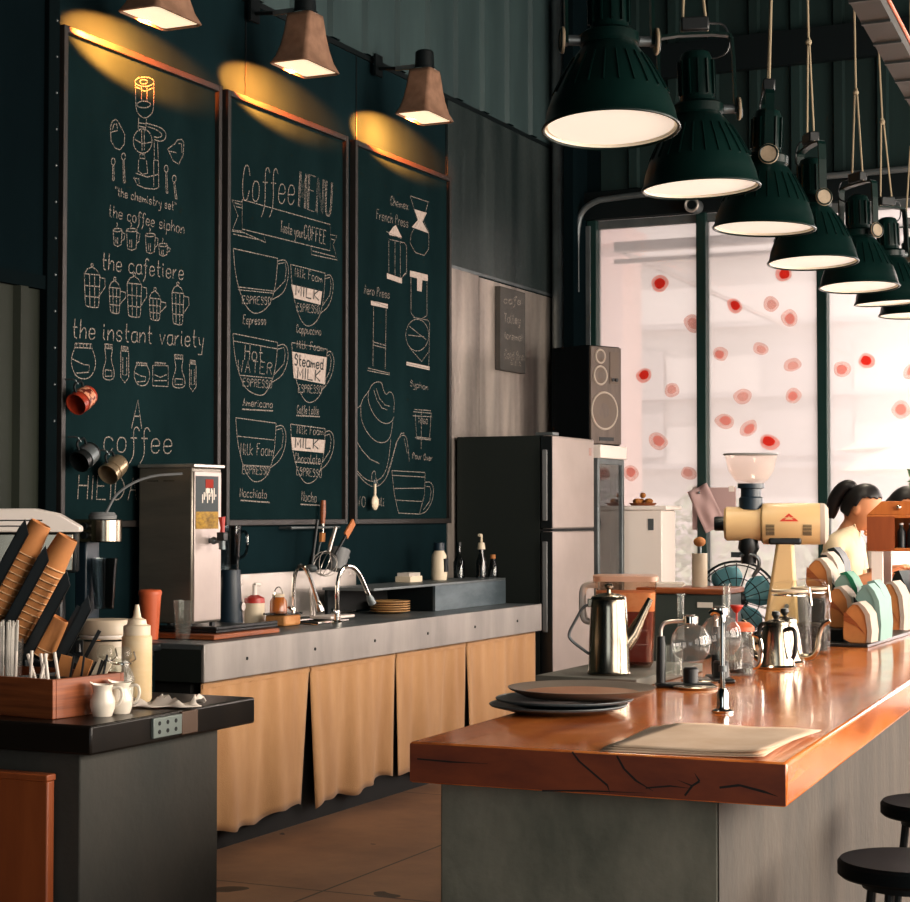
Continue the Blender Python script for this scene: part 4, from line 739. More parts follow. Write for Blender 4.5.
# tumbler, glass
t = thing('tumbler', 'orange travel tumbler standing left of the silver boiler', 'tumbler', (XL + .27, 6.76, .9326))
MB().lathe([(0, 0), (.037, 0), (.05, .2), (0, .2)], n=28).build('cup', M['orange_plastic'], t)
MB().lathe([(0, .2), (.053, .2), (.053, .215), (.047, .222), (0, .226)], n=28).build('lid', M['orange_plastic'], t)
t = thing('water_glass', 'clear faceted water glass at the near end of the steel counter', 'glass', (XL + .4, 6.83, .9326))
MB().lathe([(0, 0), (.033, 0), (.036, .06), (.046, .175), (.043, .175), (.033, .062), (.03, .014), (0, .012)], n=12).build('glass_wall', M['glass_cup'], t, angle=10)
MB().lathe([(0, 0), (.031, 0), (.031, .012), (0, .012)], n=12).build('glass_base', M['glass_cup'], t)
# blender behind boiler
t = thing('blender', 'black blender with a clear jug right of the boiler', 'blender', (XL + .15, 7.62, .9326)); t.scale = (.84, .84, .95)
MB().lathe([(0, 0), (.075, 0), (.078, .02), (.062, .24), (.062, .30), (0, .30)], n=28).build('motor_base', M['navy_plastic'], t)
MB().lathe([(.05, .30), (.052, .32), (.068, .53), (.064, .53), (.048, .33), (0, .32)], n=28).build('jug', M['smoke_glass'], t)
MB().tube(smooth_path([(.066, 0, .50), (.12, 0, .50), (.115, 0, .38), (.055, 0, .36)], 2), .009, 8).build('jug_handle', M['smoke_glass'], t)
MB().cyl((.07, .02, .11), (.082, .02, .11), .022, n=16).build('dial', M['steel'], t)
# small things at the sink
t = thing('soap_dispenser', 'soap bottle with red collar and white pump by the splashback', 'soap dispenser', (XL + .13, 7.885, .9326))
MB().lathe([(0, 0), (.05, 0), (.052, .02), (.05, .11), (0, .12)], n=24).build('bottle', M['cream_plastic'], t)
MB().lathe([(0, .11), (.053, .11), (.05, .135), (.02, .15), (0, .15)], n=24).build('collar', M['red_plastic'], t)
mb = MB(); mb.cyl((0, 0, .15), (0, 0, .2), .012, n=12); mb.tube([(0, 0, .2), (.0, .01, .205), (.0, .05, .2)], .009, 8); mb.build('pump', M['white_plastic'], t)
t = thing('food_container', 'clear lidded tub of orange food in front of the soap', 'container', (XL + .30, 7.88, .9326))
MB().box(-.06, .06, -.08, .08, 0, .055).build('tub', mat('orange_food', 'b07038', .5, 0, 'c89058', (25, 25, 25)), t, bevel=.012)
MB().box(-.066, .066, -.086, .086, .055, .066).build('lid', M['smoke_glass'], t, bevel=.003)
t = thing('syrup_jar', 'amber syrup jar with a wire bail by the splashback', 'jar', (XL + .13, 8.12, .9326))
MB().lathe([(0, 0), (.045, 0), (.047, .02), (.044, .11), (.03, .13), (0, .13)], n=24).build('jar_body', mat('amber_syrup', 'a55a22', .2, coat=.4), t)
MB().torus((0, 0, .14), .042, .003, 20, 6, (1, 0, 0)).build('bail', M['chrome'], t)
MB().lathe([(0, .13), (.032, .13), (.032, .145), (0, .15)], n=20).build('stopper', M['cream_plastic'], t)
t = thing('cutting_board', 'small white cutting board lying at the sink edge', 'board', (XL + .33, 8.3, .9475))
MB().box(-.06, .07, -.1, .16, 0, .015).build('board_slab', M['white_plastic'], t, bevel=.004)
MB().cyl((0, .13, .0148), (0, .13, .0156), .012, n=12).build('hang_hole', M['void'], t)
def faucet(lab, loc, pts, head):
    t = thing('faucet', lab, 'faucet', loc, 0, 'gooseneck taps at the sinks')
    MB().lathe([(0, 0), (.028, 0), (.028, .012), (.018, .02), (.016, .07), (0, .07)], n=20).build('tap_base', M['chrome'], t)
    MB().tube(smooth_path(pts, 3), .011, 10).build('spout', M['chrome'], t)
    a, b = Vector(pts[-2]), Vector(pts[-1]); d = (b - a).normalized()
    MB().tube([b, b + d * .03, b + d * .055], [.013, .02, .022], 12).build('nozzle', M['dull_steel'] if head else M['chrome'], t)
    MB().tube([(0, 0, .05), (.0, -.05, .075)], .008, 8).build('handle', M['chrome'], t)
faucet('chrome gooseneck tap under the hanging utensils', (XL + .15, 8.24, .9326), [(0, 0, .06), (0, 0, .22), (.02, .02, .30), (.05, .06, .27), (.09, .1, .1)], False)
faucet('chrome gooseneck tap with a spray head beside the steel shelf', (XL + .49, 8.10, .9326), [(0, 0, .06), (0, 0, .24), (.02, .05, .30), (.04, .14, .28), (.06, .23, .14)], True)
t = thing('tongs', 'pair of steel tongs leaning on the splashback', 'tongs', (XL + .12, 8.5, .945)); t.rotation_euler = (R(-18), R(-14), 0)
MB().box(-.004, .004, -.016, -.004, 0, .15).build('arm', M['steel'], t); MB().box(-.004, .004, .008, .02, 0, .15).build('arm', M['steel'], t); MB().box(-.004, .004, -.016, .02, .15, .158).build('spring_end', M['steel'], t)
# utensils hung on the wall
t = thing('utensil_rail', 'steel utensil rail fixed to the wall below the second chalkboard', 'rail', (XL, 8.55, 1.42))
MB().tube([(.08, -.22, 0), (.08, .32, 0)], .007, 8).build('bar', M['dull_steel'], t)
for y in (-.2, .3): MB().tube([(0, y, 0), (.08, y, 0)], .008, 8).build('wall_stud', M['dull_steel'], t)
def utensil(name, lab, cat, y, z0, ang, parts, dx=.11):
    t = thing(name, lab, cat, (XL + dx, y, z0), 0, 'utensils on the wall rail'); t.rotation_euler = (R(ang), 0, 0)
    for nm, fn, m in parts:
        mb = MB(); fn(mb); mb.build(nm, m, t)
utensil('pastry_brush', 'brush with upright wooden handle topmost among the hanging utensils', 'brush', 8.72, 1.40, -3,
        [('handle', lambda b: b.tube([(0, 0, .04), (0, 0, .1), (0, 0, .17)], [.012, .017, .014], 10), M['crate_wood']), ('ferrule', lambda b: b.cyl((0, 0, -.01), (0, 0, .04), .012, n=10), M['chrome']), ('bristles', lambda b: b.box(-.008, .008, -.02, .02, -.06, -.01), M['kraft'])], .055)
utensil('wooden_spatula', 'flat wooden spatula sticking out right of the hanging utensils', 'spatula', 8.80, 1.36, -50,
        [('blade', lambda b: b.box(-.005, .005, -.022, .022, .02, .14), M['box_wood']), ('handle', lambda b: b.tube([(0, 0, .02), (0, 0, -.14)], .008, 8), M['black_plastic'])], .15)
utensil('ladle', 'black handled ladle hanging at the left of the utensils', 'ladle', 8.50, 1.20, -14,
        [('handle', lambda b: b.tube([(0, 0, .02), (0, .0, .27)], .009, 8), M['black_plastic']), ('ladle_bowl', lambda b: b.sph((0, 0, 0), .035, 14, 8, (1, 1, .6)), M['dull_steel'])])
utensil('whisk', 'steel whisk hanging in the middle of the utensils', 'whisk', 8.62, 1.16, -30,
        [('handle', lambda b: b.tube([(0, 0, .14), (0, 0, .30)], .011, 8), M['steel']), ('wires', lambda b: [b.torus((0, 0, .07), .07, .002, 20, 5, (math.cos(a), math.sin(a), 0)) for a in (0, .8, 1.6, 2.4)], M['steel'])])
utensil('skimmer', 'dark skimmer hanging behind the whisk', 'skimmer', 8.71, 1.27, -24,
        [('handle', lambda b: b.tube([(0, 0, -.01), (0, 0, .14)], .006, 8), M['dull_steel']), ('disc', lambda b: b.cyl((-.004, 0, -.04), (.004, 0, -.04), .035, n=20), M['black_steel'])], .03)
utensil('measuring_cup', 'grey plastic measuring cup hanging lowest right of the utensils', 'cup', 8.80, 1.24, -20,
        [('cup_body', lambda b: b.lathe([(0, -.06), (.045, -.06), (.06, .06), (.056, .06), (.042, -.054), (0, -.054)], n=20), M['grey_plastic']), ('handle', lambda b: b.tube([(0, 0.058, .045), (0, .11, .05)], .008, 8), M['grey_plastic'])])
# steel shelf on the counter
t = thing('steel_shelf', 'low steel shelf standing on the counter next to the fridge', 'shelf', (XL + .03, 8.62, .9326))
MB().box(.08, .4, 0, 1.78, .145, .16).build('shelf_top', M['dull_steel'], t, bevel=.003)
MB().box(.385, .4, .76, 1.78, .0, .145).build('front_panel', mat('blued_steel', '4b5a62', .4, .6, '6d7a80', (3, 3, 9), 6), t)
MB().box(.09, .385, .76, .775, 0, .145).build('side_panel', M['black_steel'], t); MB().box(.09, .385, 1.765, 1.78, 0, .145).build('side_panel', M['black_steel'], t)
MB().box(.09, .11, .01, .05, 0, .145).build('leg', M['black_steel'], t)
MB().box(.08, .09, .05, 1.76, .02, .14).build('back_panel', M['void'], t)
for k in range(5):
    t = thing('side_plate', 'cream side plate in the stack under the steel shelf', 'plate', (XL + .27, 9.12, .9328 + k * .0135), 0, 'cream plates under the steel shelf')
    MB().lathe([(0, 0), (.07, 0), (.115, .012), (.115, .016), (.07, .005), (0, .005)], n=32).build('plate_body', mat('cream_plate_%d' % k, 'c2935c', .4) if k == 0 else bpy.data.materials['cream_plate_0'], t)
def bottle(name, lab, loc, prof, m, extra):
    t = thing(name, lab, 'bottle', loc, 0, 'bottles on the steel shelf')
    MB().lathe(prof, n=24).build('bottle_body', m, t)
    for nm, fn, mm in extra:
        mb = MB(); fn(mb); mb.build(nm, mm, t)
zs = 1.0935
bottle('lotion_bottle', 'cream bottle with dark cap and label on the steel shelf', (XL + .22, 9.87, zs), [(0, 0), (.046, 0), (.05, .03), (.045, .15), (.028, .18), (0, .18)], M['cream_plastic'],
       [('cap', lambda b: b.lathe([(0, .178), (.034, .178), (.034, .225), (0, .228)], n=20), M['navy_plastic']), ('bottle_label', lambda b: b.box(.03, .052, -.022, .022, .05, .13), M['black_plastic'])])
bottle('pump_bottle', 'slim dark bottle with cream pump on the steel shelf by the fridge', (XL + .33, 10.25, zs - .0), [(0, 0), (.034, 0), (.036, .1), (.018, .15), (.018, .18), (0, .18)], M['smoke_glass'],
       [('pump', lambda b: (b.lathe([(0, .18), (.026, .18), (.02, .22), (.008, .225), (.008, .27), (0, .27)], n=16), b.tube([(0, 0, .268), (0, -.035, .268)], .009, 8)), M['cream_plastic'])])
bottle('sauce_bottle', 'dark sauce bottle left of the pump bottle on the steel shelf', (XL + .2, 10.2, zs), [(0, 0), (.035, 0), (.036, .1), (.014, .14), (.013, .2), (0, .2)], M['smoke_glass'], [('cap', lambda b: b.cyl((0, 0, .2), (0, 0, .225), .016, n=14), M['black_plastic'])])
bottle('cork_bottle', 'short clear bottle with a cork nearest the fridge', (XL + .36, 10.36, zs), [(0, 0), (.032, 0), (.034, .06), (.022, .09), (.016, .12), (0, .12)], M['smoke_glass'], [('cork', lambda b: b.cyl((0, 0, .12), (0, 0, .145), .017, n=14), M['kraft'])])
t = thing('sachet_box', 'white box of upright sachets on the steel shelf', 'box', (XL + .2, 9.5, zs))
MB().box(-.05, .05, -.08, .08, 0, .035).build('box_body', M['cream_plastic'], t, bevel=.003)
mb = MB()
for k in range(9): mb.box(-.04, .04, -.072 + k * .0165, -.064 + k * .0165, .03, .055)
mb.build('sachets', M['white_paper'], t)
# ------------------------------------------------------------------ fridge, display cooler, loudspeaker
t = thing('fridge', 'tall two-door steel fridge with dark side at the end of the steel counter', 'fridge', (XL + .03, 10.53, 0))
MB().box(0, .58, 0, .76, .04, 1.99).build('cabinet', M['fridge_side'], t, bevel=.006)
MB().box(.03, .55, .02, .74, 0, .04).build('plinth', M['void'], t)
for z0, z1, hz0, hz1 in ((.06, 1.385, .75, 1.32), (1.398, 1.99, 1.45, 1.90)):
    d = MB().box(.59, .66, .0, .76, z0, z1).build('door', M['fridge_door'], t, bevel=.012)
    MB().box(.588, .664, -.004, .006, z0 + .005, z1 - .005).build('door_edge', M['black_plastic'], d)
    MB().box(.60, .635, -.018, -.003, hz0, hz1).build('handle', M['grey_plastic'], d, bevel=.006)
MB().box(.58, .665, 0, .76, 1.384, 1.399).build('door_gap', M['void'], t)
MB().box(.659, .6625, .66, .7, 1.88, 1.93).build('badge', M['petal_pale'], t)
MB().box(.55, .67, -.002, .1, 1.99, 2.01).build('hinge_cover', M['dull_steel'], t, bevel=.003)

t = thing('display_cooler', 'glass-door display cooler between the fridge and the window', 'cooler', (XL + .03, 11.36, 0))
MB().box(0, .62, 0, .03, .02, 1.95).build('side_wall', M['white_plastic'], t); MB().box(0, .62, .49, .52, .02, 1.95).build('side_wall', M['white_plastic'], t)
MB().box(0, .03, .03, .49, .02, 1.95).build('back_wall', M['white_plastic'], t)
MB().box(.03, .62, .03, .49, .02, .3).build('compressor_box', M['dull_steel'], t); MB().box(0, .68, 0, .52, 1.87, 1.96).build('header', M['white_plastic'], t, bevel=.006)
d = MB().box(.63, .645, .04, .48, .32, 1.85).build('door', M['cooler_pane'], t)
mb = MB()
for a in ((0, .04), (.48, .52)): mb.box(.62, .66, a[0], a[1], .3, 1.87)
mb.box(.62, .66, .04, .48, .3, .34); mb.box(.62, .66, .04, .48, 1.83, 1.87); mb.build('door_frame', M['dull_steel'], d, bevel=.004)
for z in (.7, 1.05, 1.4): MB().box(.05, .6, .03, .49, z, z + .012).build('shelf', M['white_plastic'], t)
k_ = 0
for z, lab in ((.714, 'white carton on the bottom shelf of the display cooler'), (1.064, 'white carton on the middle shelf of the display cooler'), (1.414, 'white carton on the top shelf of the display cooler')):
    for y in (.14, .27, .4):
        c = thing('drink_carton', lab, 'carton', (XL + .45, 11.36 + y, z), 0, 'cartons in the display cooler ' + lab.split()[4])
        MB().box(-.05, .05, -.045, .045, 0, .2).build('carton_body', M['white_paper'], c, bevel=.004)
        MB().prism([(-.05, -.045, .2), (-.05, .045, .2), (-.05, 0, .24)], (.1, 0, 0)).build('carton_top', M['white_plastic'], c)

t = thing('loudspeaker', 'wood-fronted three-way loudspeaker standing on the display cooler', 'speaker', (XL + .51, 11.62, 1.961), R(-23))
MB().box(-.19, .17, -.155, .155, 0, .68).build('speaker_box', M['speaker_black'], t, bevel=.006)
MB().box(.168, .186, -.15, .15, .008, .672).build('baffle', mat('walnut_baffle', '4a3e36', .5, 0, '5c4e45', (3, 20, 3)), t, bevel=.004)
for y, z, r in ((-.02, .235, .125), (-.06, .475, .062), (-.06, .605, .045)):
    mb = MB(); mb.torus((.187, y, z), r, .008, 32, 8, (1, 0, 0)); rim = mb.build('driver_ring', M['bag_white'], t)
    MB().lathe([(0, -.004), (r * .3, -.002), (r * .95, .004), (r, 0)], n=32, M=Matrix.Translation((.187, y, z)) @ Matrix.Rotation(R(90), 4, 'Y')).build('driver_cone', M['plate_rim'], rim)
MB().box(.186, .19, .035, .12, .42, .64).build('control_plate', M['plate_rim'], t)
for y in (.06, .095): MB().cyl((.19, y, .45), (.2, y, .45), .013, n=12).build('control_knob', M['black_plastic'], t)
MB().box(.186, .19, -.07, .07, .03, .055).build('name_plate', M['black_plastic'], t)

t = thing('white_cabinet', 'low white freezer cabinet in front of the window by the cooler', 'cabinet', (-4.3, 11.92, 0))
MB().box(-.02, .3, 0, .3, .05, 1.52).build('body', M['white_plastic'], t, bevel=.008)
MB().box(-.04, .34, -.02, .32, 1.52, 1.55).build('top', M['white_plastic'], t, bevel=.006)
MB().box(.0, .28, .02, .28, 0, .05).build('plinth', M['grey_plastic'], t)
MB().box(.2, .24, -.004, .0, 1.38, 1.46).build('sticker', M['dull_steel'], t)
t = thing('bread_basket', 'basket of brown rolls on top of the white cabinet', 'basket', (-4.19, 12.07, 1.55))
MB().lathe([(0, 0), (.08, 0), (.1, .02), (.095, .02), (.075, .006), (0, .006)], n=24).build('basket_body', M['wicker'], t)
rnd = random.Random(4)
for k in range(6):
    a = k * 1.05; b_ = thing('bread_roll', ['round brown roll at the left of the basket', 'round brown roll at the back of the basket', 'round brown roll at the right of the basket', 'round brown roll in front in the basket', 'round brown roll lying near the rim of the basket', 'round brown roll on top of the others in the basket'][k], 'bread', (-4.19 + (.046 * math.cos(a) if k < 5 else 0), 12.07 + (.046 * math.sin(a) if k < 5 else 0), 1.556 + (.0 if k < 5 else .042)), a, 'rolls in the basket')
    MB().sph((0, 0, .026), .0255, 14, 10, (1.15, .85, .8)).build('crust', M['bread'], b_)

# note on the mullion, stickers
t = thing('pinned_note', 'creased pinkish paper note pinned to the first window mullion', 'note', (-3.79, YF - .06, 1.535)); t.rotation_euler = (0, R(-25), 0)
mb = MB(); n = 10; g = [[mb.b.verts.new((-.08 + .16 * i / n, .012 * math.sin(i * .9) * math.sin(j * .5) - .01, -.16 + .32 * j / n)) for i in range(n + 1)] for j in range(n + 1)]
for j in range(n):
    for i in range(n): mb.b.faces.new((g[j][i], g[j][i + 1], g[j + 1][i + 1], g[j + 1][i]))
mb.build('paper', M['pink_paper'], t, solid=.001)
MB().sph((0, -.02, .12), .01, 10, 6).build('pin', M['dull_steel'], t)
t = thing('backing_sheet', 'plain sheet fixed on the glass behind the pinned note', 'sheet', (-3.75, YF - .02, 1.53))
MB().box(-.16, .16, -.002, .002, -.15, .15).build('sheet_face', M['pink_paper'], t, bevel=.001)
for sx in (-.13, .13): MB().box(sx - .02, sx + .02, -.004, -.001, .12, .16).build('tape', M['white_plastic'], t)
SL = ['bright red petal sticker high on the left window pane', 'bright red petal sticker at mid height on the left pane', 'bright red petal sticker upper left of the middle pane', 'pale petal sticker touching the left side of the first mullion', 'pink petal sticker just right of the first mullion at half height', 'pale petal sticker on the left pane below the bright one',
      'pale petal sticker low right of the first mullion', 'pink petal sticker low on the left pane', 'pale petal sticker lowest on the left pane near the mullion', 'pink petal sticker right of the first mullion just above the grinder knob', 'pink petal sticker at the left pane edge beside the cooler', 'pale petal sticker high in the middle pane beside the bright one',
      'pink petal sticker high in the middle pane near the second mullion', 'pale petal sticker in the centre of the middle pane', 'pale petal sticker mid right of the middle pane', 'red-edged small petal sticker left of the second mullion', 'red-lined petal sticker just above the grinder hopper at left', 'bright red petal sticker just above the grinder hopper at right',
      'pink petal sticker right of the second mullion', 'bright red petal sticker on the right pane below the lamps', 'pink petal sticker low on the right pane over the parasols', 'pink petal sticker at the right photo edge', 'bright red petal sticker tucked under the third pendant lamp']
rnd = random.Random(11)
for (x, z, k), lab in zip(STICKERS, SL):
    t = thing('petal_sticker', lab, 'sticker', (x, YF + .016, z), 0, 'petal stickers on the shop window')
    a0 = rnd.uniform(-.8, .8); rx, rz = rnd.uniform(.055, .075), rnd.uniform(.045, .06)
    pts = [(rx * math.cos(a) * (1 + .06 * math.sin(3 * a + x * 9)), 0, rz * math.sin(a) * (1 + .08 * math.cos(2 * a + z * 7))) for a in [2 * math.pi * i / 22 for i in range(22)]]
    m_ = M['petal_red'] if k == 'b' else M['petal_mid'] if k == 'm' else M['petal_pale']
    def ring(f): return [Vector((p[0] * f * math.cos(a0) - p[2] * f * math.sin(a0), 0, p[0] * f * math.sin(a0) + p[2] * f * math.cos(a0))) for p in pts]
    MB().prism(ring(1), (0, -.002, 0)).build('petal', M['petal_mid'] if k == 'b' else M['petal_pale'], t, smooth=False)
    cx = Vector((rnd.uniform(-.008, .008), -.0022, rnd.uniform(-.008, .008)))
    MB().prism([v + cx for v in ring(.62 if k == 'b' else .6)], (0, -.001, 0)).build('petal_center', m_, t, smooth=False)

# conduit and pipe fittings at the window head
t = thing('conduit', 'dark conduit pipe bending above the window beside the steel column', 'pipe', (-4.72, YF - .2, 3.2))
MB().tube(smooth_path([(0, 0, -.1), (.0, 0, .38), (.06, 0, .52), (.25, 0, .58), (3.6, 0, .62)], 2), .022, 10).build('pipe', M['dull_steel'], t)
MB().tube(smooth_path([(0, 0, -.08), (-.02, 0, -.26), (-.1, .02, -.33), (-.16, .04, -.30)], 2), .008, 8).build('cable_tail', M['black_plastic'], t)
t = thing('pipe_end', 'round capped pipe end above the first window mullion', 'pipe', (-3.84, YF - .16, 3.67))
MB().cyl((0, -.06, 0), (0, .06, 0), .05, n=24).build('pipe_body', M['dull_steel'], t, bevel=.004)
MB().torus((0, -.062, 0), .045, .01, 24, 8, (0, 1, 0)).build('pipe_rim', M['steel'], t); MB().cyl((0, -.066, 0), (0, -.058, 0), .03, n=20).build('pipe_cap', M['black_steel'], t)
# cable tray under the roof
t = thing('cable_tray', 'perforated steel cable tray running diagonally overhead at the upper right', 'cable tray', (-1.12, 5.0, 3.03))
M['tray_steel'] = mat('grey_tray_steel', '3a3d3c', .5, .4)
A_, B_ = Vector((-.02, .02, .02)), Vector((-.10, 1.95, -.09)); d_ = (B_ - A_)
mb = MB(); mb.prism([A_ + Vector((x, 0, z)) for x, z in ((-.045, 0), (.045, 0), (.045, .05), (.039, .05), (.039, .006), (-.039, .006), (-.039, .05), (-.045, .05))], d_); mb.build('tray_channel', M['tray_steel'], t)
for k in range(9):
    p = A_ + d_ * (k + .5) / 9; MB().box(p.x - .045, p.x + .045, p.y - .008, p.y + .008, p.z - .006, p.z + .001).build('slat', M['tray_steel'], t)
MB().tube([A_ + Vector((.05, 0, .04)), B_ + Vector((.05, 0, .04))], .006, 8).build('cable', M['orange_plastic'], t)
for k in (.15, .8):
    p = A_ + d_ * k; MB().tube([p + Vector((0, 0, .05)), Vector((p.x, p.y, ZC - 3.03))], .006, 6).build('hanger_rod', M['dull_steel'], t)

# ------------------------------------------------------------------ pendant lamps
def pendant(lab, x, y, z, rz, tilt, first=[None]):
    if first[0]:
        return dup(first[0], (x, y, z), None, lab, None, (R(tilt[0]), R(tilt[1]), rz))
    t = thing('pendant_lamp', lab, 'lamp', (x, y, z), 0, 'green pendant lamps over the bar', (R(tilt[0]), R(tilt[1]), rz)); first[0] = t
    prof = [(.21, 0), (.213, .006), (.205, .02), (.198, .055), (.18, .105), (.15, .165), (.118, .22), (.092, .255), (.08, .268)]
    inner = [(r - .006, zz + .004) for r, zz in prof][::-1]
    mb = MB(); mb.lathe(prof, n=48); sh = mb.build('shade', M['lamp_green'], t)
    mb = MB(); mb.lathe(inner, n=48); mb.build('reflector', M['lamp_white'], sh)
    mb = MB(); mb.torus((0, 0, .002), .21, .005, 48, 8); mb.build('rim', M['lamp_green'], sh)
    mb = MB()
    for k in range(24):
        a = 2 * math.pi * k / 24; c, s_ = math.cos(a), math.sin(a)
        mb.tube([(.182 * c, .182 * s_, .105), (.152 * c, .152 * s_, .165), (.12 * c, .12 * s_, .22)], .003, 5)
    mb.build('shade_ribs', M['lamp_green'], sh)
    MB().lathe([(0, .012), (.195, .012), (.195, .016), (0, .016)], n=48).build('diffuser', M['lamp_glow'], t)
    MB().lathe([(.08, .262), (.092, .27), (.092, .30), (.08, .31), (.062, .315), (.06, .33)], n=36).build('collar', M['lamp_green'], t)
    MB().lathe([(.06, .325), (.058, .47), (.05, .49), (.03, .50), (0, .502)], n=36).build('ballast_housing', M['lamp_green'], t)
    mb = MB()
    for k in range(12):
        a = 2 * math.pi * k / 12; mb.box(-.003, .003, .056, .068, .335, .46, Matrix.Rotation(a, 4, 'Z'))
    mb.build('cooling_fins', M['lamp_green'], t)
    yk = MB(); pth = smooth_path([(-.135, 0, .27), (-.135, 0, .53), (-.12, 0, .56), (.12, 0, .56), (.135, 0, .53), (.135, 0, .27)], 1)
    prev = None
    for a_, b_ in zip(pth, pth[1:]):
        dv = (b_ - a_).normalized(); nx = Vector((-dv.z, 0, dv.x)) * .005
        yk.prism([a_ + nx + Vector((0, -.018, 0)), a_ - nx + Vector((0, -.018, 0)), b_ - nx + Vector((0, -.018, 0)), b_ + nx + Vector((0, -.018, 0))], (0, .036, 0))
    yk.build('yoke', M['lamp_green'], t)
    for s_ in (-1, 1):
        MB().cyl((s_ * .092, 0, .285), (s_ * .15, 0, .285), .016, n=14).build('pivot', M['dull_steel'], t)
        MB().cyl((s_ * .142, 0, .285), (s_ * .152, 0, .285), .042, n=28).build('pivot_disc', M['disc'], t, bevel=.003)
        MB().torus((s_ * .152, 0, .285), .036, .004, 28, 6, (1, 0, 0)).build('disc_ring', M['lamp_green'], t)
    MB().box(-.05, .05, -.025, .025, .57, .62).build('cord_block', M['black_plastic'], t, bevel=.006)
    MB().tube(smooth_path([(.05, 0, .6), (.12, .02, .6), (.13, .03, .5), (.06, .02, .47), (.03, .01, .49)], 2), .004, 6).build('lamp_wire', M['black_plastic'], t)
    for s_ in (-1, 1): MB().tube([(s_ * .045, 0, .565), (s_ * .012, 0, 1.02), (s_ * .008, 0, 1.08)], .0055, 6).build('rope', M['rope'], t)
    MB().tube([(0, 0, 1.06), (0, 0, 3.6)], .006, 6).build('rope', M['rope'], t)
    MB().sph((0, 0, 1.06), .016, 10, 8).build('rope_knot', M['rope'], t)
    return t
PL = [(-1.906, 5.204, 2.682, .5, (-5, 0), 'nearest and largest green pendant lamp with a wide cream underside'),
      (-1.926, 6.193, 2.662, .42, (0, -2), 'second green pendant lamp from the camera with a bright yoke'),
      (-1.995, 7.289, 2.680, 1.9, (2, 0), 'third green pendant lamp from the camera'),
      (-2.058, 8.377, 2.679, 2.2, (0, 2), 'fourth green pendant lamp from the camera, over the grinder'),
      (-2.110, 9.600, 2.705, 2.5, (1, 2), 'fifth green pendant lamp from the camera, above the two people'),
      (-2.135, 10.56, 2.724, .9, (0, -3), 'sixth green pendant lamp from the camera, near the right photo edge'),
      (-2.19, 11.50, 2.746, .6, (0, 0), 'farthest green pendant lamp, in front of the window head')]
for x, y, z, rz, tl, lab in PL:
    pendant(lab, x, y, z, rz, tl)
    l = bpy.data.lights.new('pendant_light', 'SPOT'); l.energy = 26; l.color = (1, .86, .66); l.spot_size = R(150); l.spot_blend = .6; l.shadow_soft_size = .12
    o = bpy.data.objects.new('pendant_light', l); COL.objects.link(o); o.location = (x, y, z - .03)
# ------------------------------------------------------------------ the wooden bar
def seg(name, m, zb, zt, poly, parent, bevel=0, sub=None):
    mb = MB(); mb.prism([(x, y, zb) for x, y in poly], (0, 0, zt - zb)); return mb.build(name, m, parent, bevel=bevel, seg=3)
t = thing('bar_counter', 'long bar with thick glossy wooden top on a raw concrete base', 'bar counter', (-1.3, 3.40, 0))
P = [(-.40, 0), (.403, .018), (-.04, 7.0), (-.64, 7.0)]
top = seg('wooden_top', M['counter_wood'], .934, 1.02, P, t, .008)
def crack(pts, w):
    mb = MB()
    pts = [Vector((x, -.0012 + .018 * (x + .4) / .803, z)) for x, z in pts]
    for i in range(len(pts) - 1):
        a, b = pts[i], pts[i + 1]; n_ = (b - a).cross(Vector((0, 1, 0))).normalized() * w
        w2 = w if i < len(pts) - 2 else 0
        mb.prism([a + n_, a - n_, b - n_ * (w2 / w + .15), b + n_ * (w2 / w + .15)], (0, .002, 0))
    mb.build('crack', M['void'], top, smooth=False)
crack([(-.035, 1.018), (-.02, 1.0), (.0, .985), (.02, .97), (.04, .955), (.045, .94)], .0018)
crack([(.06, 1.015), (.075, .99), (.10, .968), (.135, .95)], .002)
crack([(-.10, .936), (.0, .942), (.12, .945)], .0015)
crack([(.20, .945), (.215, .965), (.23, .975), (.22, .99)], .002); crack([(.215, .965), (.185, .975)], .0015); crack([(.12, .955), (.17, .962), (.21, .96)], .0015)
crack([(.27, .965), (.31, .972), (.36, .962), (.385, .955)], .0022); crack([(-.38, .985), (-.30, .983), (-.22, .984)], .0015)
mb = MB(); mb.prism([(-.397, .0002, .9375), (.400, .0178, .9375), (.400, .0178, 1.0165), (-.397, .0002, 1.0165)], (0, -.0009, 0)); mb.build('end_grain', M['end_grain'], top, smooth=False)
base = [(-.35, .05), (.255, .05), (-.15, 6.95), (-.58, 6.95)]
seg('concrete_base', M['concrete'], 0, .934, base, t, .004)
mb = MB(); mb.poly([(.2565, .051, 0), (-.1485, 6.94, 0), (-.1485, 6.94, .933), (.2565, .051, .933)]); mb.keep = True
mb.build('toned_side_face', M['concrete_side'], t, smooth=False, solid=.002)  # thin sheet added to carry the darkened side colour

# plates at the near end
for k, (dx, dy, m_, lab) in enumerate(((-.03, .0, 'dark_plate', 'lowest dark blue plate under the big brown tray'), (-.02, .015, 'dark_plate', 'upper dark blue plate directly under the big brown tray'))):
    t = thing('dinner_plate', lab, 'plate', (-1.60 + dx, 4.07 + dy, 1.0205 + k * .013), 0, 'dark plates on the bar')
    MB().lathe([(0, 0), (.11, 0), (.165, .014), (.168, .018), (.16, .018), (.11, .006), (0, .006)], n=56).build('plate_body', M[m_], t)
    MB().torus((0, 0, .0175), .165, .0025, 56, 6).build('plate_rim', M['dull_steel'], t)
t = thing('round_tray', 'big brown round tray on top of the dark plates', 'tray', (-1.585, 4.11, 1.0565))
MB().lathe([(0, 0), (.14, 0), (.176, .016), (.18, .021), (.172, .021), (.14, .008), (0, .008)], n=64).build('tray_rim', M['plate_rim'], t)
MB().lathe([(0, .0082), (.142, .0085), (0, .0095)], n=64).build('tray_inlay', M['brown_plate'], t)
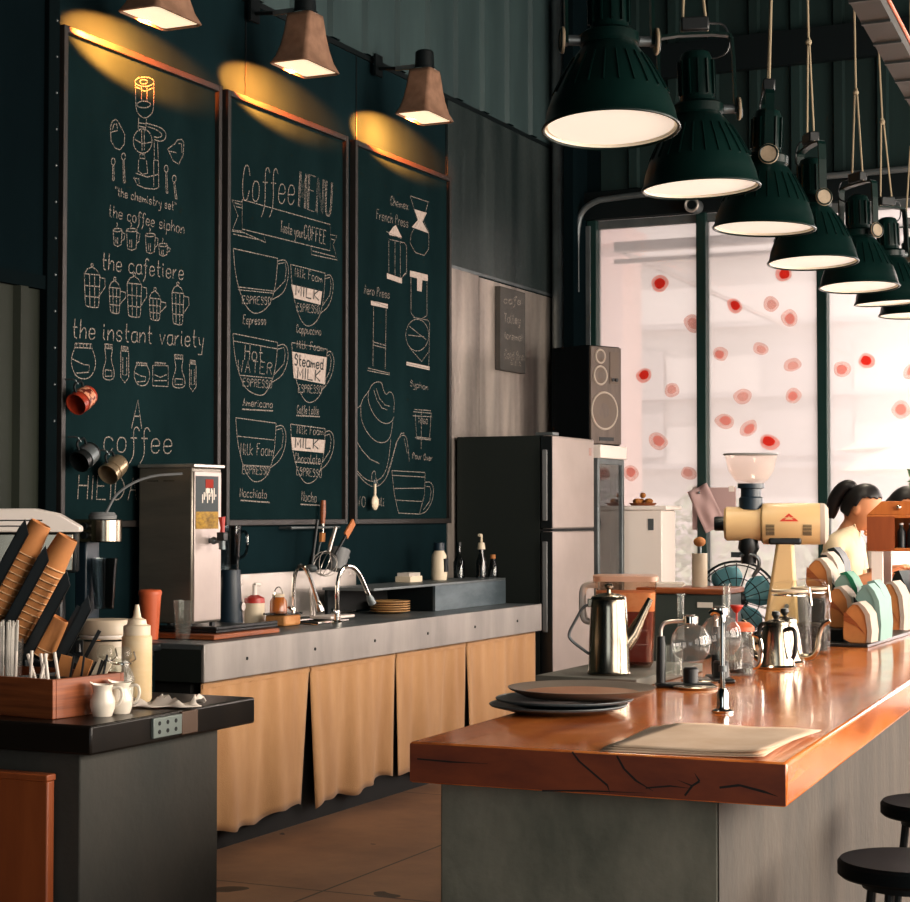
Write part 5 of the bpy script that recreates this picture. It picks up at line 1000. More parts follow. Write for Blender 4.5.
# menu sheets
for k, (rz, dx, dy, lab) in enumerate(((.09, -.01, .0, 'bottom kraft menu sheet of the pile on the bar'), (.03, .0, .012, 'middle kraft menu sheet of the pile on the bar'), (-.01, .012, .02, 'top kraft menu sheet lying on the near bar edge'))):
    t = thing('menu_sheet', lab, 'menu', (-1.125 + dx, 3.655 + dy, 1.0205 + k * .003), rz, 'menu sheets on the bar')
    mb = MB(); n = 12; g = [[mb.b.verts.new((-.165 + .33 * i / n - .06 * (j / n - .5) * 0, -.22 + .44 * j / n, .0012 + (.010 if k == 2 else .004) * ((i / n) ** 6 * (1 - j / n) + .25 * math.sin(i * .5) ** 2 * (j / n)))) for i in range(n + 1)] for j in range(n + 1)]
    for j in range(n):
        for i in range(n): mb.b.faces.new((g[j][i], g[j][i + 1], g[j + 1][i + 1], g[j + 1][i]))
    mb.build('paper', M['menu_paper'], t, solid=.0015)
# slim chrome tap
t = thing('bar_tap', 'slim chrome tap pole standing on the bar before the siphons', 'tap', (-1.261, 4.21, 1.0205))
MB().lathe([(0, 0), (.026, 0), (.027, .005), (.016, .01), (.0135, .02), (.015, .045), (.008, .058), (0, .058)], n=24).build('base_flange', M['chrome'], t)
MB().tube(smooth_path([(0, 0, .05), (0, 0, .2), (.002, 0, .228), (-.006, 0, .24), (-.022, 0, .243), (-.03, 0, .236)], 3), .0065, 12).build('spout', M['chrome'], t)
MB().cyl((0, 0, .098), (0, 0, .112), .0095, n=16).build('joint_ring', M['dull_steel'], t)
# tray with kettle and iced tea
t = thing('prep_board', 'grey board carrying the steel kettle and the iced tea jug', 'board', (-1.74, 4.72, 1.0205), R(0))
MB().box(-.2, .10, -.05, .55, 0, .026).build('board_slab', mat('grey_board', '5c5a52', .5, 0, '6c6a62', (5, 5, 5)), t, bevel=.003)
for y in (0, .5): MB().box(-.19, .09, y - .015, y + .015, -.0, .004).build('board_batten', M['dull_steel'], t)
t = thing('coffee_kettle', 'tall polished steel pour-over kettle with a straight spout', 'kettle', (-1.765, 4.79, 1.047), R(25)); t.scale = (.94, .94, .94)
MB().lathe([(0, 0), (.064, 0), (.066, .004), (.062, .012), (.060, .10), (.055, .2), (.052, .222), (.05, .226)], n=40).build('kettle_body', M['steel_shiny'], t)
mb = MB(); mb.lathe([(.055, .224), (.05, .232), (.03, .24), (.01, .243), (0, .243)], n=36); lid = mb.build('lid', M['steel_shiny'], t)
MB().lathe([(0, .24), (.006, .242), (.006, .252), (.013, .258), (.014, .264), (.008, .27), (0, .271)], n=20).build('lid_knob', M['steel_shiny'], lid)
MB().tube([(.045, 0, .09), (.072, 0, .12), (.095, 0, .165), (.125, 0, .225)], [.028, .022, .014, .009], 14).build('spout', M['steel_shiny'], t)
MB().tube(smooth_path([(-.05, 0, .205), (-.075, 0, .205), (-.10, 0, .16), (-.122, 0, .12), (-.115, 0, .10), (-.06, 0, .06)], 2), .0045, 8).build('handle', M['dull_steel'], t)
MB().box(-.064, -.046, -.008, .008, .2, .225).build('hinge', M['steel_shiny'], t, bevel=.002)
t = thing('iced_tea_jug', 'big clear square jug of red-brown iced tea with white handle behind the kettle', 'jug', (-1.815, 5.07, 1.047), R(20)); t.scale = (.92, .92, .84)
mb = MB()
rect_shade(mb, [(.078, .078, 0), (.088, .088, .02), (.098, .098, .3), (.101, .101, .305)], 6, .3); mb.build('jug_wall', glass_mat('jug_plastic', 'f0dccd', .08, .15), t)
mb = MB(); r_ = rect_shade(mb, [(.07, .07, .008), (.084, .084, .02), (.09, .09, .195)], 6, .3); mb.b.faces.new(r_[0][::-1]); mb.b.faces.new(r_[-1]); mb.build('tea', M['tea'], t)
mb = MB(); r_ = rect_shade(mb, [(.091, .091, .196), (.094, .094, .262)], 6, .3); mb.b.faces.new(r_[0][::-1]); mb.b.faces.new(r_[-1]); mb.build('tea_froth', M['tea_light'], t)
mb = MB(); r_ = rect_shade(mb, [(.104, .104, .3), (.104, .104, .318), (.09, .09, .32)], 6, .3); mb.b.faces.new(r_[0][::-1]); mb.b.faces.new(r_[-1]); mb.build('jug_lid', mat('jug_lid_plastic', 'd9a888', .3, trans=.5), t)
MB().tube(smooth_path([(-.09, -.01, .285), (-.13, -.01, .285), (-.14, -.01, .26), (-.138, -.01, .17), (-.125, -.01, .155), (-.09, -.01, .155)], 2), .012, 10).build('handle', M['white_plastic'], t)
for z in (.08, .13): MB().box(.01, .07, -.0925 - (z - .08) * .04, -.0895 - (z - .08) * .04, z, z + .003).build('level_mark', M['petal_pale'], t)

# siphons
def siphon(lab, loc, s, first=[None]):
    if first[0]: o = dup(first[0], loc, R(-65), lab); o.scale = (s, s, s); return o
    t = thing('siphon_brewer', lab, 'coffee siphon', loc, R(25), 'coffee siphons on the bar'); first[0] = t; t.scale = (s, s, s)
    mb = MB(); mb.box(-.085, .075, -.03, .03, 0, .012); mb.build('base_plate', M['black_plastic'], t, bevel=.006)
    mb = MB(); mb.lathe([(0, 0), (.06, 0), (.062, .006), (.055, .009), (0, .009)], (.02, -.045, 0), 28); mb.build('drip_dish', M['steel_shiny'], t)
    h = MB(); h.tube([(-.07, 0, .012), (-.07, 0, .03), (-.07, 0, .10), (-.07, 0, .14)], [.013, .0135, .013, .0115], 14); h.build('stand_grip', M['black_plastic'], t)
    MB().tube(smooth_path([(-.07, 0, .135), (-.07, 0, .165), (-.055, 0, .18), (.0, 0, .182)], 2), .0055, 10).build('stand_arm', M['steel'], t)
    b = MB(); b.lathe([(.014, .20), (.017, .185), (.018, .172), (.036, .164), (.051, .143), (.055, .119), (.051, .094), (.034, .072), (0, .066)], (.012, 0, 0), 32); b.build('lower_bulb', M['bulb_glass'], t)
    MB().lathe([(.0185, .174), (.022, .176), (.022, .194), (.0185, .196)], (.012, 0, 0), 24).build('neck_collar', M['chrome'], t)
    MB().lathe([(.010, .13), (.010, .25), (.013, .252), (.013, .256), (.008, .256), (.008, .13)], (-.012, .02, 0), 16).build('glass_tube', M['glass_cup'], t)
    MB().lathe([(0, .012), (.021, .012), (.021, .05), (.017, .055), (0, .055)], (.012, 0, 0), 20).build('burner', M['black_plastic'], t)
    MB().lathe([(.03, .03), (.032, .11), (.030, .112), (.028, .03)], (-.035, .035, 0), 20).build('spare_beaker', M['glass_cup'], t)
    return t
siphon('front coffee siphon with round glass bulb and black grip', (-1.535, 4.78, 1.0205), 1.0)
siphon('rear coffee siphon partly behind the chrome tap', (-1.50, 4.985, 1.0205), 1.08)
t = thing('glass_server', 'glass coffee server with orange-red lid and red knob', 'server', (-1.505, 5.21, 1.0205))
MB().lathe([(0, 0), (.038, 0), (.04, .004), (.037, .13), (.034, .13), (.036, .006), (0, .006)], n=28).build('server_glass', M['glass_cup'], t)
MB().lathe([(0, .006), (.033, .006), (.033, .035), (0, .036)], n=28).build('coffee', M['beans'], t)
MB().lathe([(0, .13), (.041, .13), (.041, .142), (.025, .155), (0, .157)], n=28).build('lid', M['orange_plastic'], t)
mb = MB(); mb.cyl((-.012, 0, .155), (-.012, 0, .185), .003, n=8); mb.lathe([(0, .182), (.006, .184), (.02, .202), (.02, .206), (0, .206)], (-.012, 0, 0), 20); mb.build('plunger_knob', M['red_plastic'], t)
MB().tube(smooth_path([(.035, 0, .12), (.065, 0, .11), (.062, 0, .03), (.037, 0, .02)], 2), .005, 8).build('handle', M['chrome'], t)
# gooseneck kettles
def goose(lab, loc, rz, first=[None]):
    if first[0]: return dup(first[0], loc, rz, lab)
    t = thing('gooseneck_kettle', lab, 'kettle', loc, rz, 'gooseneck kettles on the bar'); first[0] = t
    MB().lathe([(0, 0), (.062, 0), (.064, .006), (.058, .012), (.056, .035), (.046, .10), (.036, .132), (.034, .136)], n=40).build('kettle_body', M['steel_shiny'], t)
    lid = MB().lathe([(.039, .134), (.036, .142), (.02, .149), (0, .151)], n=32).build('lid', M['steel_shiny'], t)
    MB().lathe([(0, .15), (.006, .152), (.014, .164), (.012, .174), (0, .178)], n=20).build('lid_knob', M['black_plastic'], lid)
    MB().tube(smooth_path([(.045, 0, .022), (.085, 0, .022), (.105, 0, .05), (.108, 0, .09), (.122, 0, .128), (.145, 0, .14)], 3), [.010] * 10 + [.007] * 60, 12) if False else None
    pth = smooth_path([(.045, 0, .022), (.085, 0, .022), (.105, 0, .05), (.108, 0, .09), (.122, 0, .128), (.145, 0, .14)], 3)
    MB().tube(pth, [.011 - .005 * i / (len(pth) - 1) for i in range(len(pth))], 12).build('spout', M['steel_shiny'], t)
    MB().tube(smooth_path([(-.04, 0, .12), (-.075, 0, .128), (-.085, 0, .10), (-.08, 0, .05), (-.07, 0, .035)], 2), .007, 8).build('handle', M['black_plastic'], t)
    return t
goose('front gooseneck kettle with black knob beside the glass jar', (-1.47, 5.48, 1.0205), R(150))
goose('rear gooseneck kettle with its spout curving right', (-1.49, 5.66, 1.0205), R(2))
# jars of beans
def jar(lab, loc, first=[None]):
    if first[0]: return dup(first[0], loc, .3, lab)
    t = thing('clamp_jar', lab, 'jar', loc, R(20), 'glass clamp jars of beans'); first[0] = t; t.scale = (1.08, 1.08, 1.1)
    MB().lathe([(0, 0), (.06, 0), (.065, .008), (.066, .155), (.05, .185), (.05, .20), (.046, .20), (.046, .184), (.062, .152), (.061, .01), (0, .008)], n=40).build('jar_glass', M['jar_glass'], t)
    MB().lathe([(0, .009), (.055, .011), (.057, .085), (.03, .095), (0, .09)], n=32).build('beans', M['beans'], t)
    MB().lathe([(0, .205), (.054, .205), (.056, .212), (.05, .226), (.02, .232), (0, .233)], n=36).build('lid', M['jar_glass'], t)
    MB().torus((0, 0, .202), .053, .004, 36, 6).build('seal', M['stone_jar'], t)
    w_ = MB(); w_.torus((0, 0, .19), .053, .0022, 32, 5); w_.tube([(.053, 0, .19), (.066, 0, .16), (.06, 0, .21), (.05, 0, .215)], .0025, 6); w_.build('wire_clamp', M['chrome'], t)
    return t
jar('front clear clamp jar half full of coffee beans', (-1.525, 5.86, 1.0205))
jar('rear clear clamp jar behind the front bean jar', (-1.52, 6.10, 1.0205))
# grinder
t = thing('coffee_grinder', 'big cream shop coffee grinder with a clear hopper bowl', 'grinder', (-1.785, 6.60, 1.0205), R(14)); t.scale = (1, 1, .965)
MB().box(-.06, .06, -.09, .09, 0, .03).build('foot_plate', M['grinder'], t, bevel=.008)
mb = MB(); mb.prism([(-.035, -.055, .03), (.10, -.055, .03), (.08, -.055, .40), (.02, -.055, .40)], (0, .11, 0)); mb.build('column', M['grinder'], t, bevel=.012)
MB().box(-.01, .11, -.06, .06, .375, .405).build('saddle', M['black_plastic'], t, bevel=.008)
RY = Matrix.Rotation(R(90), 4, 'Y')
def along(x0, prof): return [(r, x) for r, x in prof]
b = MB(); b.lathe([(0, -.05), (.066, -.05), (.078, -.042), (.08, -.03), (.08, .165), (.078, .17)], n=44, M=Matrix.Translation((.01, 0, .455)) @ RY); body = b.build('motor_housing', M['grinder'], t)
MB().lathe([(0, -.185), (.058, -.185), (.066, -.176), (.066, -.05), (.06, -.045)], n=40, M=Matrix.Translation((.01, 0, .455)) @ RY).build('burr_housing', M['grinder'], t)
MB().lathe([(.08, .168), (.078, .185), (.06, .198), (0, .20)], n=44, M=Matrix.Translation((.01, 0, .455)) @ RY).build('end_cap', M['bag_white'], t)
MB().lathe([(0, -.222), (.026, -.222), (.028, -.217), (.028, -.187), (0, -.185)], n=28, M=Matrix.Translation((.01, 0, .455)) @ RY).build('dial', M['black_plastic'], t)
def onbody(x, a, r=.0808): return (x, -r * math.cos(a), .455 + r * math.sin(a))
mb = MB(); mb.keep = True
mb.poly([onbody(.03, .12, .0815), onbody(.10, .12, .0815), onbody(.065, .52, .0815)]); mb.build('triangle_badge', M['petal_red'], body, smooth=False)
mb = MB(); mb.keep = True; mb.poly([onbody(.05, .2, .0822), onbody(.08, .2, .0822), onbody(.065, .36, .0822)]); mb.build('badge_mark', M['grinder'], body, smooth=False)
mb = MB()
for x0 in (-.02, .115):
    for k in range(8):
        a = -.06 - k * .07; p = onbody(x0, a); mb.box(x0, x0 + .032, p[1] - .001, p[1] + .002, p[2] - .0015, p[2] + .0015)
mb.build('vent_slits', M['void'], body)
MB().cyl((.055, -.056, .14), (.055, -.062, .14), .009, n=16).build('screw', M['dull_steel'], t)
mb = MB(); mb.lathe([(.045, .51), (.045, .555), (.038, .56), (.038, .59), (.05, .593), (.05, .611), (0, .611)], (-.075, 0, 0), 28); mb.build('hopper_neck', M['navy_plastic'], t)
MB().lathe([(.04, .628), (.062, .645), (.085, .68), (.098, .74), (.1, .745), (.095, .745), (.082, .682), (.058, .648), (0, .632)], (-.075, 0, -.02), 36).build('hopper_bowl', glass_mat('hopper_plastic', 'fdf8f6', .08, .06, .3, .12), t)
MB().torus((-.075, 0, .724), .099, .004, 40, 6).build('hopper_rim', M['grey_plastic'], t)
mb = MB(); mb.lathe([(0, .3), (.028, .3), (.03, .34), (.04, .36), (.034, .4), (0, .4)], (-.085, 0, 0), 24); mb.box(-.15, -.07, -.02, .02, .325, .345); mb.build('grounds_spout', M['black_plastic'], t)
mb = MB(); mb.tube(smooth_path([(-.13, -.01, .33), (-.06, -.03, .34), (-.04, -.02, .30), (-.07, 0, .25)], 2), .007, 8); mb.build('bag_clamp', M['dull_steel'], t)
# dark undercounter unit behind the bar, its paper roll
t = thing('dark_cabinet', 'dark grey service cabinet behind the bar below the pinned note', 'cabinet', (-2.16, 6.62, 0))
MB().box(-.16, .18, 0, .25, .05, 1.19).build('body', mat('cabinet_grey', '39403c', .5), t, bevel=.006)
MB().box(-.165, .19, -.01, .26, 1.19, 1.212).build('top', M['crate_wood'], t, bevel=.004)
MB().box(.08, .14, -.004, 0, 1.14, 1.16).build('front_label', M['white_paper'], t); MB().box(-.14, .16, .02, .23, 0, .05).build('plinth', M['void'], t)
t = thing('paper_roll', 'upright white paper roll on the dark cabinet', 'paper roll', (-2.115, 6.76, 1.2125))
MB().lathe([(.012, 0), (.03, 0), (.03, .13), (.012, .13)], n=28, closed=True).build('roll', M['stone_jar'], t); MB().cyl((0, 0, 0), (0, 0, .16), .008, n=12).build('spindle', M['dull_steel'], t)
MB().sph((0, 0, .175), .024, 14, 8, (1, 1, .8)).build('spindle_knob', M['kraft'], t)
t = thing('folded_papers', 'small stack of white papers on the dark cabinet', 'papers', (-2.24, 6.74, 1.2125), .2)
for k in range(4): MB().box(-.065, .065, -.07, .07, .004 * k, .004 * k + .0035, Matrix.Rotation(.05 * k, 4, 'Z')).build('paper_sheet', M['white_paper'], t)
# bench and fan
t = thing('service_bench', 'narrow dark bench behind the bar carrying the fan', 'bench', (-2.2, 6.92, 0))
MB().box(-.2, .22, 0, .9, .945, .975).build('bench_top', M['black_steel'], t, bevel=.004)
for x in (-.17, .17):
    for y in (.04, .86): MB().box(x - .02, x + .02, y - .02, y + .02, 0, .945).build('leg', M['black_steel'], t)
t = thing('desk_fan', 'round desk fan with teal blades behind the grinder', 'fan', (-2.045, 7.03, .976), R(14)); t.scale = (1.15, 1.15, 1.08)
MB().lathe([(0, 0), (.085, 0), (.085, .012), (.03, .025), (.015, .04), (0, .04)], n=28).build('fan_base', M['black_plastic'], t)
FC = Vector((0, 0, .165)); TF = Matrix.Translation(FC)
mb = MB(); mb.torus(FC, .14, .005, 40, 6, (0, 1, 0)); mb.torus(FC + Vector((0, -.03, 0)), .128, .0025, 40, 5, (0, 1, 0)); mb.torus(FC + Vector((0, -.042, 0)), .08, .002, 32, 5, (0, 1, 0))
for k in range(20):
    a = 2 * math.pi * k / 20; c, s_ = math.cos(a), math.sin(a)
    mb.tube([FC + Vector((.14 * c, 0, .14 * s_)), FC + Vector((.12 * c, -.034, .12 * s_)), FC + Vector((.03 * c, -.046, .03 * s_))], .0016, 5)
    mb.tube([FC + Vector((.14 * c, 0, .14 * s_)), FC + Vector((.1 * c, .04, .1 * s_)), FC + Vector((.04 * c, .05, .04 * s_))], .0016, 5)
mb.build('guard', M['black_steel'], t)
MB().cyl(FC + Vector((0, .0, 0)), FC + Vector((0, .09, 0)), .042, .036, 24).build('motor', M['navy_plastic'], t, bevel=.006)
MB().lathe([(0, .05), (.02, .048), (.032, .035), (.034, 0), (0, 0)], n=24, M=TF @ Matrix.Rotation(R(90), 4, 'X')).build('hub', M['black_plastic'], t)
for k in range(4):
    a = k * math.pi / 2 + .4; mb = MB(); n = 8; g = []
    for j in range(n + 1):
        r = .03 + .095 * j / n; hw = .55 * math.sin(math.pi * min(1, .25 + .75 * j / n) ** 1.0 * .85) + .12
        g.append([mb.b.verts.new(FC + Vector((r * math.cos(a + q * hw), -.018 + q * .014, r * math.sin(a + q * hw)))) for q in (-1, -.33, .33, 1)])
    for j in range(n):
        for q in range(3): mb.b.faces.new((g[j][q], g[j][q + 1], g[j + 1][q + 1], g[j + 1][q]))
    mb.build('blade', M['fan_blade'], t, solid=.002)
MB().tube([(0, .05, .03), (0, .05, .14)], .013, 10).build('neck', M['black_plastic'], t)
# coffee bags on a stepped rack
t = thing('display_rack', 'black stepped rack holding the coffee bags on the bar', 'rack', (-1.665, 6.44, 1.0205))
MB().box(-.02, .27, 0, .85, 0, .012).build('rack_base', M['black_plastic'], t, bevel=.002)
MB().box(-.02, .065, .30, .85, .012, .155).build('upper_step', M['black_steel'], t, bevel=.003)
MB().box(.067, .16, .10, .7, .012, .056).build('middle_step', M['black_steel'], t, bevel=.003)
MB().box(-.01, .075, .02, .25, .012, .05).build('rack_drawer', M['navy_plastic'], t, bevel=.003)
MB().box(.0, .05, .015, .0195, .02, .045).build('rack_label', M['white_paper'], t)
def bag(lab, loc, rz, h, front, side, w=.085, d=.10, mark=None):
    """pouch: side gusset faces -Y, printed front faces +X"""
    t = thing('coffee_bag', lab, 'coffee bag', loc, rz, 'coffee bags on the stepped rack')
    prof = [(-d / 2, 0), (d / 2, 0), (d / 2 + .004, h * .3), (d / 2 - .004, h * .72), (d / 2 - .022, h * .9), (.008, h), (-.012, h * .985), (-d / 2 + .006, h * .78), (-d / 2 - .003, h * .35)]
    pr = smooth_path([(x, 0, z) for x, z in prof], 1, True)
    MB().prism(pr, (0, w, 0)).build('pouch', side, t, bevel=.003)
    fl = [(d / 2 + .0015, .004), (d / 2 + .0055, h * .3), (d / 2 - .002, h * .72), (d / 2 - .02, h * .905), (.008, h + .004), (-.014, h * .99), (-.02, h * .96), (.004, h * .955), (d / 2 - .034, h * .86), (d / 2 - .02, h * .7), (d / 2 - .012, h * .3), (d / 2 - .015, .004)]
    MB().prism([(x, -.003, z) for x, z in fl], (0, w + .006, 0)).build('front_band', front, t)
    fold = MB(); fold.keep = True; fold.poly([(-d / 2 + .004, -.0015, h * .8), (.0, -.0015, h * .5), (d / 2 - .018, -.0015, .03), (.0, -.0015, h * .42), (-d / 2 + .002, -.0015, h * .55)]); fold.build('gusset_fold', M['crate_wood'] if side is M['kraft'] else M['black_steel'], t, smooth=False)
    if mark:
        mk = MB(); mk.keep = True; x_ = d / 2 + .0085; mk.poly([(x_, w * .2, h * .25), (x_, w * .8, h * .25), (x_ - .002, w * .5, h * .5)]); mk.build('print', mark, t, smooth=False)
    return t
bag('kraft coffee bag on the lowest step at the front corner', (-1.44, 6.47, 1.033), R(-3), .145, M['bag_white'], M['kraft'])
bag('kraft coffee bag on the middle step left of the front one', (-1.54, 6.62, 1.077), R(-3), .150, M['bag_white'], M['kraft'])
bag('kraft coffee bag on the top step farthest left', (-1.655, 6.79, 1.176), R(-3), .15, M['bag_white'], M['kraft'])
bag('green coffee bag with a yellow triangle on the middle step', (-1.545, 6.74, 1.077), R(-3), .20, M['green_bag'], M['teal_bag'], .09, .10, M['yellow'])
bag('pale teal coffee bag behind the front kraft bag', (-1.43, 6.58, 1.033), R(-3), .205, M['teal_bag'], M['teal_bag'])
bag('pale teal coffee bag second behind the front kraft bag', (-1.435, 6.70, 1.033), R(-3), .215, M['teal_bag'], M['teal_bag'])
bag('black coffee bag behind the top kraft bag', (-1.66, 6.92, 1.176), R(-3), .17, M['bag_white'], M['black_bag'])
bag('black coffee bag on the top step farthest back', (-1.665, 7.05, 1.176), R(-3), .185, M['black_bag'], M['black_bag'])
bag('kraft and white coffee bag standing on the bar behind the teal bags', (-1.50, 7.36, 1.0205), R(-3), .20, M['bag_white'], M['kraft'], .12)
# far end of the bar: box shelf, basket, dark bags, plant
t = thing('box_shelf', 'orange wooden box on white legs beside the two people', 'shelf', (-1.70, 8.55, 1.0205), R(2))
for x in (-.13, .05):
    for y in (.0, .24): MB().box(x, x + .05, y, y + .03, 0, .30).build('leg', M['white_plastic'], t)
mb = MB(); mb.box(-.15, .26, -.01, .28, .30, .315); mb.box(-.15, .26, -.01, .28, .455, .47); mb.box(-.15, -.135, -.01, .28, .315, .455); mb.box(.245, .26, -.01, .28, .315, .455); mb.box(-.135, .245, .265, .28, .315, .455); mb.build('box_shell', M['box_wood'], t, bevel=.003)
MB().box(-.148, -.02, -.013, -.009, .305, .462).build('side_board', M['panel_wood'], t)
mb = MB(); mb.prism([(-.15, -.005, .47), (.22, -.005, .47), (.13, -.005, .535), (-.08, -.005, .535)], (0, .03, 0)); mb.build('back_gable', M['box_wood'], t, bevel=.003)
MB().sph((.0, -.01, .505), .014, 12, 8).build('knob', M['chrome'], t)
for k in range(5):
    t = thing('dark_bottle', ['dark bottle leftmost in the orange box shelf', 'dark bottle second from left in the orange box shelf', 'dark bottle third from left in the orange box shelf', 'dark bottle fourth from left in the orange box shelf', 'dark bottle rightmost in the orange box shelf'][k], 'bottle', (-1.70 + .045 * k, 8.60 + .002 * k, 1.336), 0, 'dark bottles in the box shelf')
    MB().lathe([(0, 0), (.02, 0), (.021, .075), (.01, .095), (.009, .11), (0, .11)], n=16).build('bottle_body', M['black_plastic'], t); MB().cyl((0, 0, .108), (0, 0, .116), .011, n=12).build('cap', M['white_plastic'], t)
t = thing('paper_stack', 'tall stack of white paper cups sleeves under the orange box shelf', 'paper stack', (-1.56, 8.63, 1.0205))
MB().box(-.09, .1, -.02, .12, 0, .26).build('stack', M['white_paper'], t, bevel=.01); MB().box(-.092, .102, -.022, .122, .07, .12).build('wrap_band', M['kraft'], t)
t = thing('potted_plant', 'small green plant beside the orange box at the photo edge', 'plant', (-1.58, 8.75, 1.492))
MB().lathe([(0, 0), (.05, 0), (.065, .06), (.06, .06), (.046, .006), (0, .006)], n=24).build('pot', M['white_plastic'], t)
mb = MB(); leaf_blob(mb, (0, 0, .17), .085, 150, .06, 8); mb.build('foliage', M['leaf'], t, smooth=False)
t = thing('wicker_basket', 'low brown wicker basket on the bar at the right photo edge', 'basket', (-1.555, 8.05, 1.0205), R(3))
mb = MB(); mb.box(-.10, .16, -.12, .12, 0, .012)
mb.box(-.10, .16, -.12, -.108, .012, .07); mb.box(-.10, .16, .108, .12, .012, .07); mb.box(-.10, -.088, -.12, .12, .012, .07); mb.box(.148, .16, -.12, .12, .012, .07); mb.build('basket_body', M['wicker'], t, bevel=.003)
mb = MB(); mb.tube([(-.10, -.12, .07), (.16, -.12, .07), (.16, .12, .07), (-.10, .12, .07)], .007, 6, closed=True); mb.build('basket_rim', M['wicker'], t)
for k, (x, y, h, m1, m2, lab) in enumerate(((-1.60, 8.00, .21, 'black_bag', 'black_bag', 'black pouch standing at the left in the wicker basket'), (-1.50, 8.0, .19, 'bag_white', 'black_bag', 'black and white pouch at the right in the wicker basket'))):
    bag(lab, (x, y, 1.034), R(-20), h, M[m1], M[m2], .09, .08, M['orange_plastic'] if k == 0 else None)['group'] = 'pouches in the wicker basket'
# bar stools
def stool(lab, loc, rz, first=[None]):
    if first[0]: return dup(first[0], loc, rz, lab)
    t = thing('bar_stool', lab, 'stool', loc, rz, 'black bar stools'); first[0] = t
    MB().lathe([(0, .712), (.145, .712), (.152, .718), (.152, .742), (.146, .75), (.05, .746), (0, .745)], n=56).build('seat', M['seat'], t)
    MB().lathe([(.09, .712), (.09, .69), (.1, .69), (.1, .712)], n=32, closed=True).build('seat_ring', M['black_steel'], t)
    for k in range(4):
        a = math.pi / 4 + k * math.pi / 2; c, s_ = math.cos(a), math.sin(a)
        lg_ = MB().tube([(.085 * c, .085 * s_, .71), (.165 * c, .165 * s_, 0.006)], .0105, 10).build('leg', M['black_steel'], t)
        MB().cyl((.165 * c, .165 * s_, 0), (.165 * c, .165 * s_, .018), .015, n=12).build('foot_cap', M['black_plastic'], lg_)
    MB().torus((0, 0, .25), .137, .008, 40, 8).build('foot_ring', M['black_steel'], t)
    return t
stool('nearest black round bar stool beside the bar', (-.775, 3.97, 0), .5)
stool('black round bar stool behind the nearest one, cut by the photo edge', (-.855, 4.80, 0), .9)
# ------------------------------------------------------------------ left service pillar and what stands on it
t = thing('service_pillar', 'concrete service pillar with a thick black slab top at the left', 'counter', (-2.57, 3.482, 0))
MB().box(-1.4, -.005, 0, .735, .93, 1.0).build('slab_top', M['slab'], t, bevel=.006)
MB().box(-1.35, -.05, 0.02, .62, 0, .93).build('concrete_base', mat('dark_concrete', '2b2f2c', .85, 0, '413d37', (2.5, 2.5, 1.2), 9, .3, .7, bump=.2, bscale=30), t, bevel=.004)
p_ = MB().box(-.008, .003, .245, .37, .942, .992).build('socket_plate', mat('socket_plate', '6d7672', .45, .4), t, bevel=.002)
mb = MB()
for k in range(3):
    for z in (.957, .978): mb.cyl((.002, .27 + k * .036, z), (.0042, .27 + k * .036, z), .0055, n=10)
mb.build('sockets', M['void'], p_)
MB().box(-.008, .002, .372, .445, .938, .996).build('brown_patch', mat('brown_patch', '4a3526', .5), t, bevel=.002)
t = thing('wooden_cabinet', 'orange wooden cupboard front at the lower left against the concrete pillar', 'cabinet', (-2.668, 3.44, 0))
MB().box(-.9, 0, .015, .028, .0, .87).build('carcass', M['panel_wood'], t, bevel=.003)
MB().box(-.895, .001, 0, .02, .0, .87).build('door', M['panel_wood'], t, bevel=.004)
MB().box(-.9, .004, -.006, .029, .87, .886).build('top', M['panel_wood'], t, bevel=.003)

CZ = R(-8)
t = thing('wooden_crate', 'red-brown wooden crate holding straws and stirrers on the black slab', 'crate', (-2.735, 3.545, 1.0005), CZ)
MB().box(-.42, 0, 0, .012, 0, .096).build('front_board', M['crate_wood'], t, bevel=.002)
MB().box(-.012, 0, .012, .235, 0, .096).build('side_board', M['crate_wood'], t, bevel=.002); MB().box(-.42, -.408, .012, .235, 0, .096).build('side_board', M['crate_wood'], t, bevel=.002)
MB().box(-.42, 0, .235, .247, 0, .096).build('back_board', M['crate_wood'], t, bevel=.002); MB().box(-.408, -.012, .012, .235, 0, .01).build('bottom', M['crate_wood'], t)
MB().box(-.2, -.192, .012, .235, .01, .09).build('divider', M['black_plastic'], t); MB().box(-.19, -.014, .12, .126, .01, .09).build('divider', M['black_plastic'], t)
def incrate(x, y, z): return Vector((-2.735, 3.545, 1.0)) + Matrix.Rotation(CZ, 3, 'Z') @ Vector((x, y, z))
rnd = random.Random(3)
for k in range(7):
    t = thing('white_straw', 'wrapped white paper straw leaning in the crate front compartment', 'straw', incrate(-.165 + .022 * k, .03 + .03 * (k % 3), .012), 0, 'white straws in the crate'); t.rotation_euler = (R(rnd.uniform(-14, 4)), R(rnd.uniform(-26, 12)), 0)
    MB().tube([(0, 0, 0), (0, 0, .145)], .0042, 8).build('straw_tube', M['white_paper'], t)
for k in range(6):
    t = thing('black_stirrer', 'thin black stirrer leaning in the right half of the crate', 'stirrer', incrate(-.10 + .014 * k, .14 + .02 * (k % 3), .012), 0, 'black stirrers in the crate'); t.rotation_euler = (R(rnd.uniform(-10, 10)), R(rnd.uniform(10, 34)), 0)
    MB().tube([(0, 0, 0), (0, 0, .135)], .0028, 6).build('stirrer_rod', M['black_plastic'], t)
for k in range(3):
    t = thing('sugar_packet', ['flat brown sugar packet sticking up at the left of the crate', 'flat brown sugar packet in the middle of the crate', 'flat cream sugar packet at the back of the crate'][k], 'packet', incrate(-.16 + .05 * k, .165, .02), 0, 'sugar packets in the crate'); t.rotation_euler = (R(-6), R(14 + 6 * k), R(20))
    MB().box(-.018, .018, -.002, .002, 0, .12).build('packet_body', M['kraft'] if k < 2 else M['cream_plastic'], t, bevel=.001)
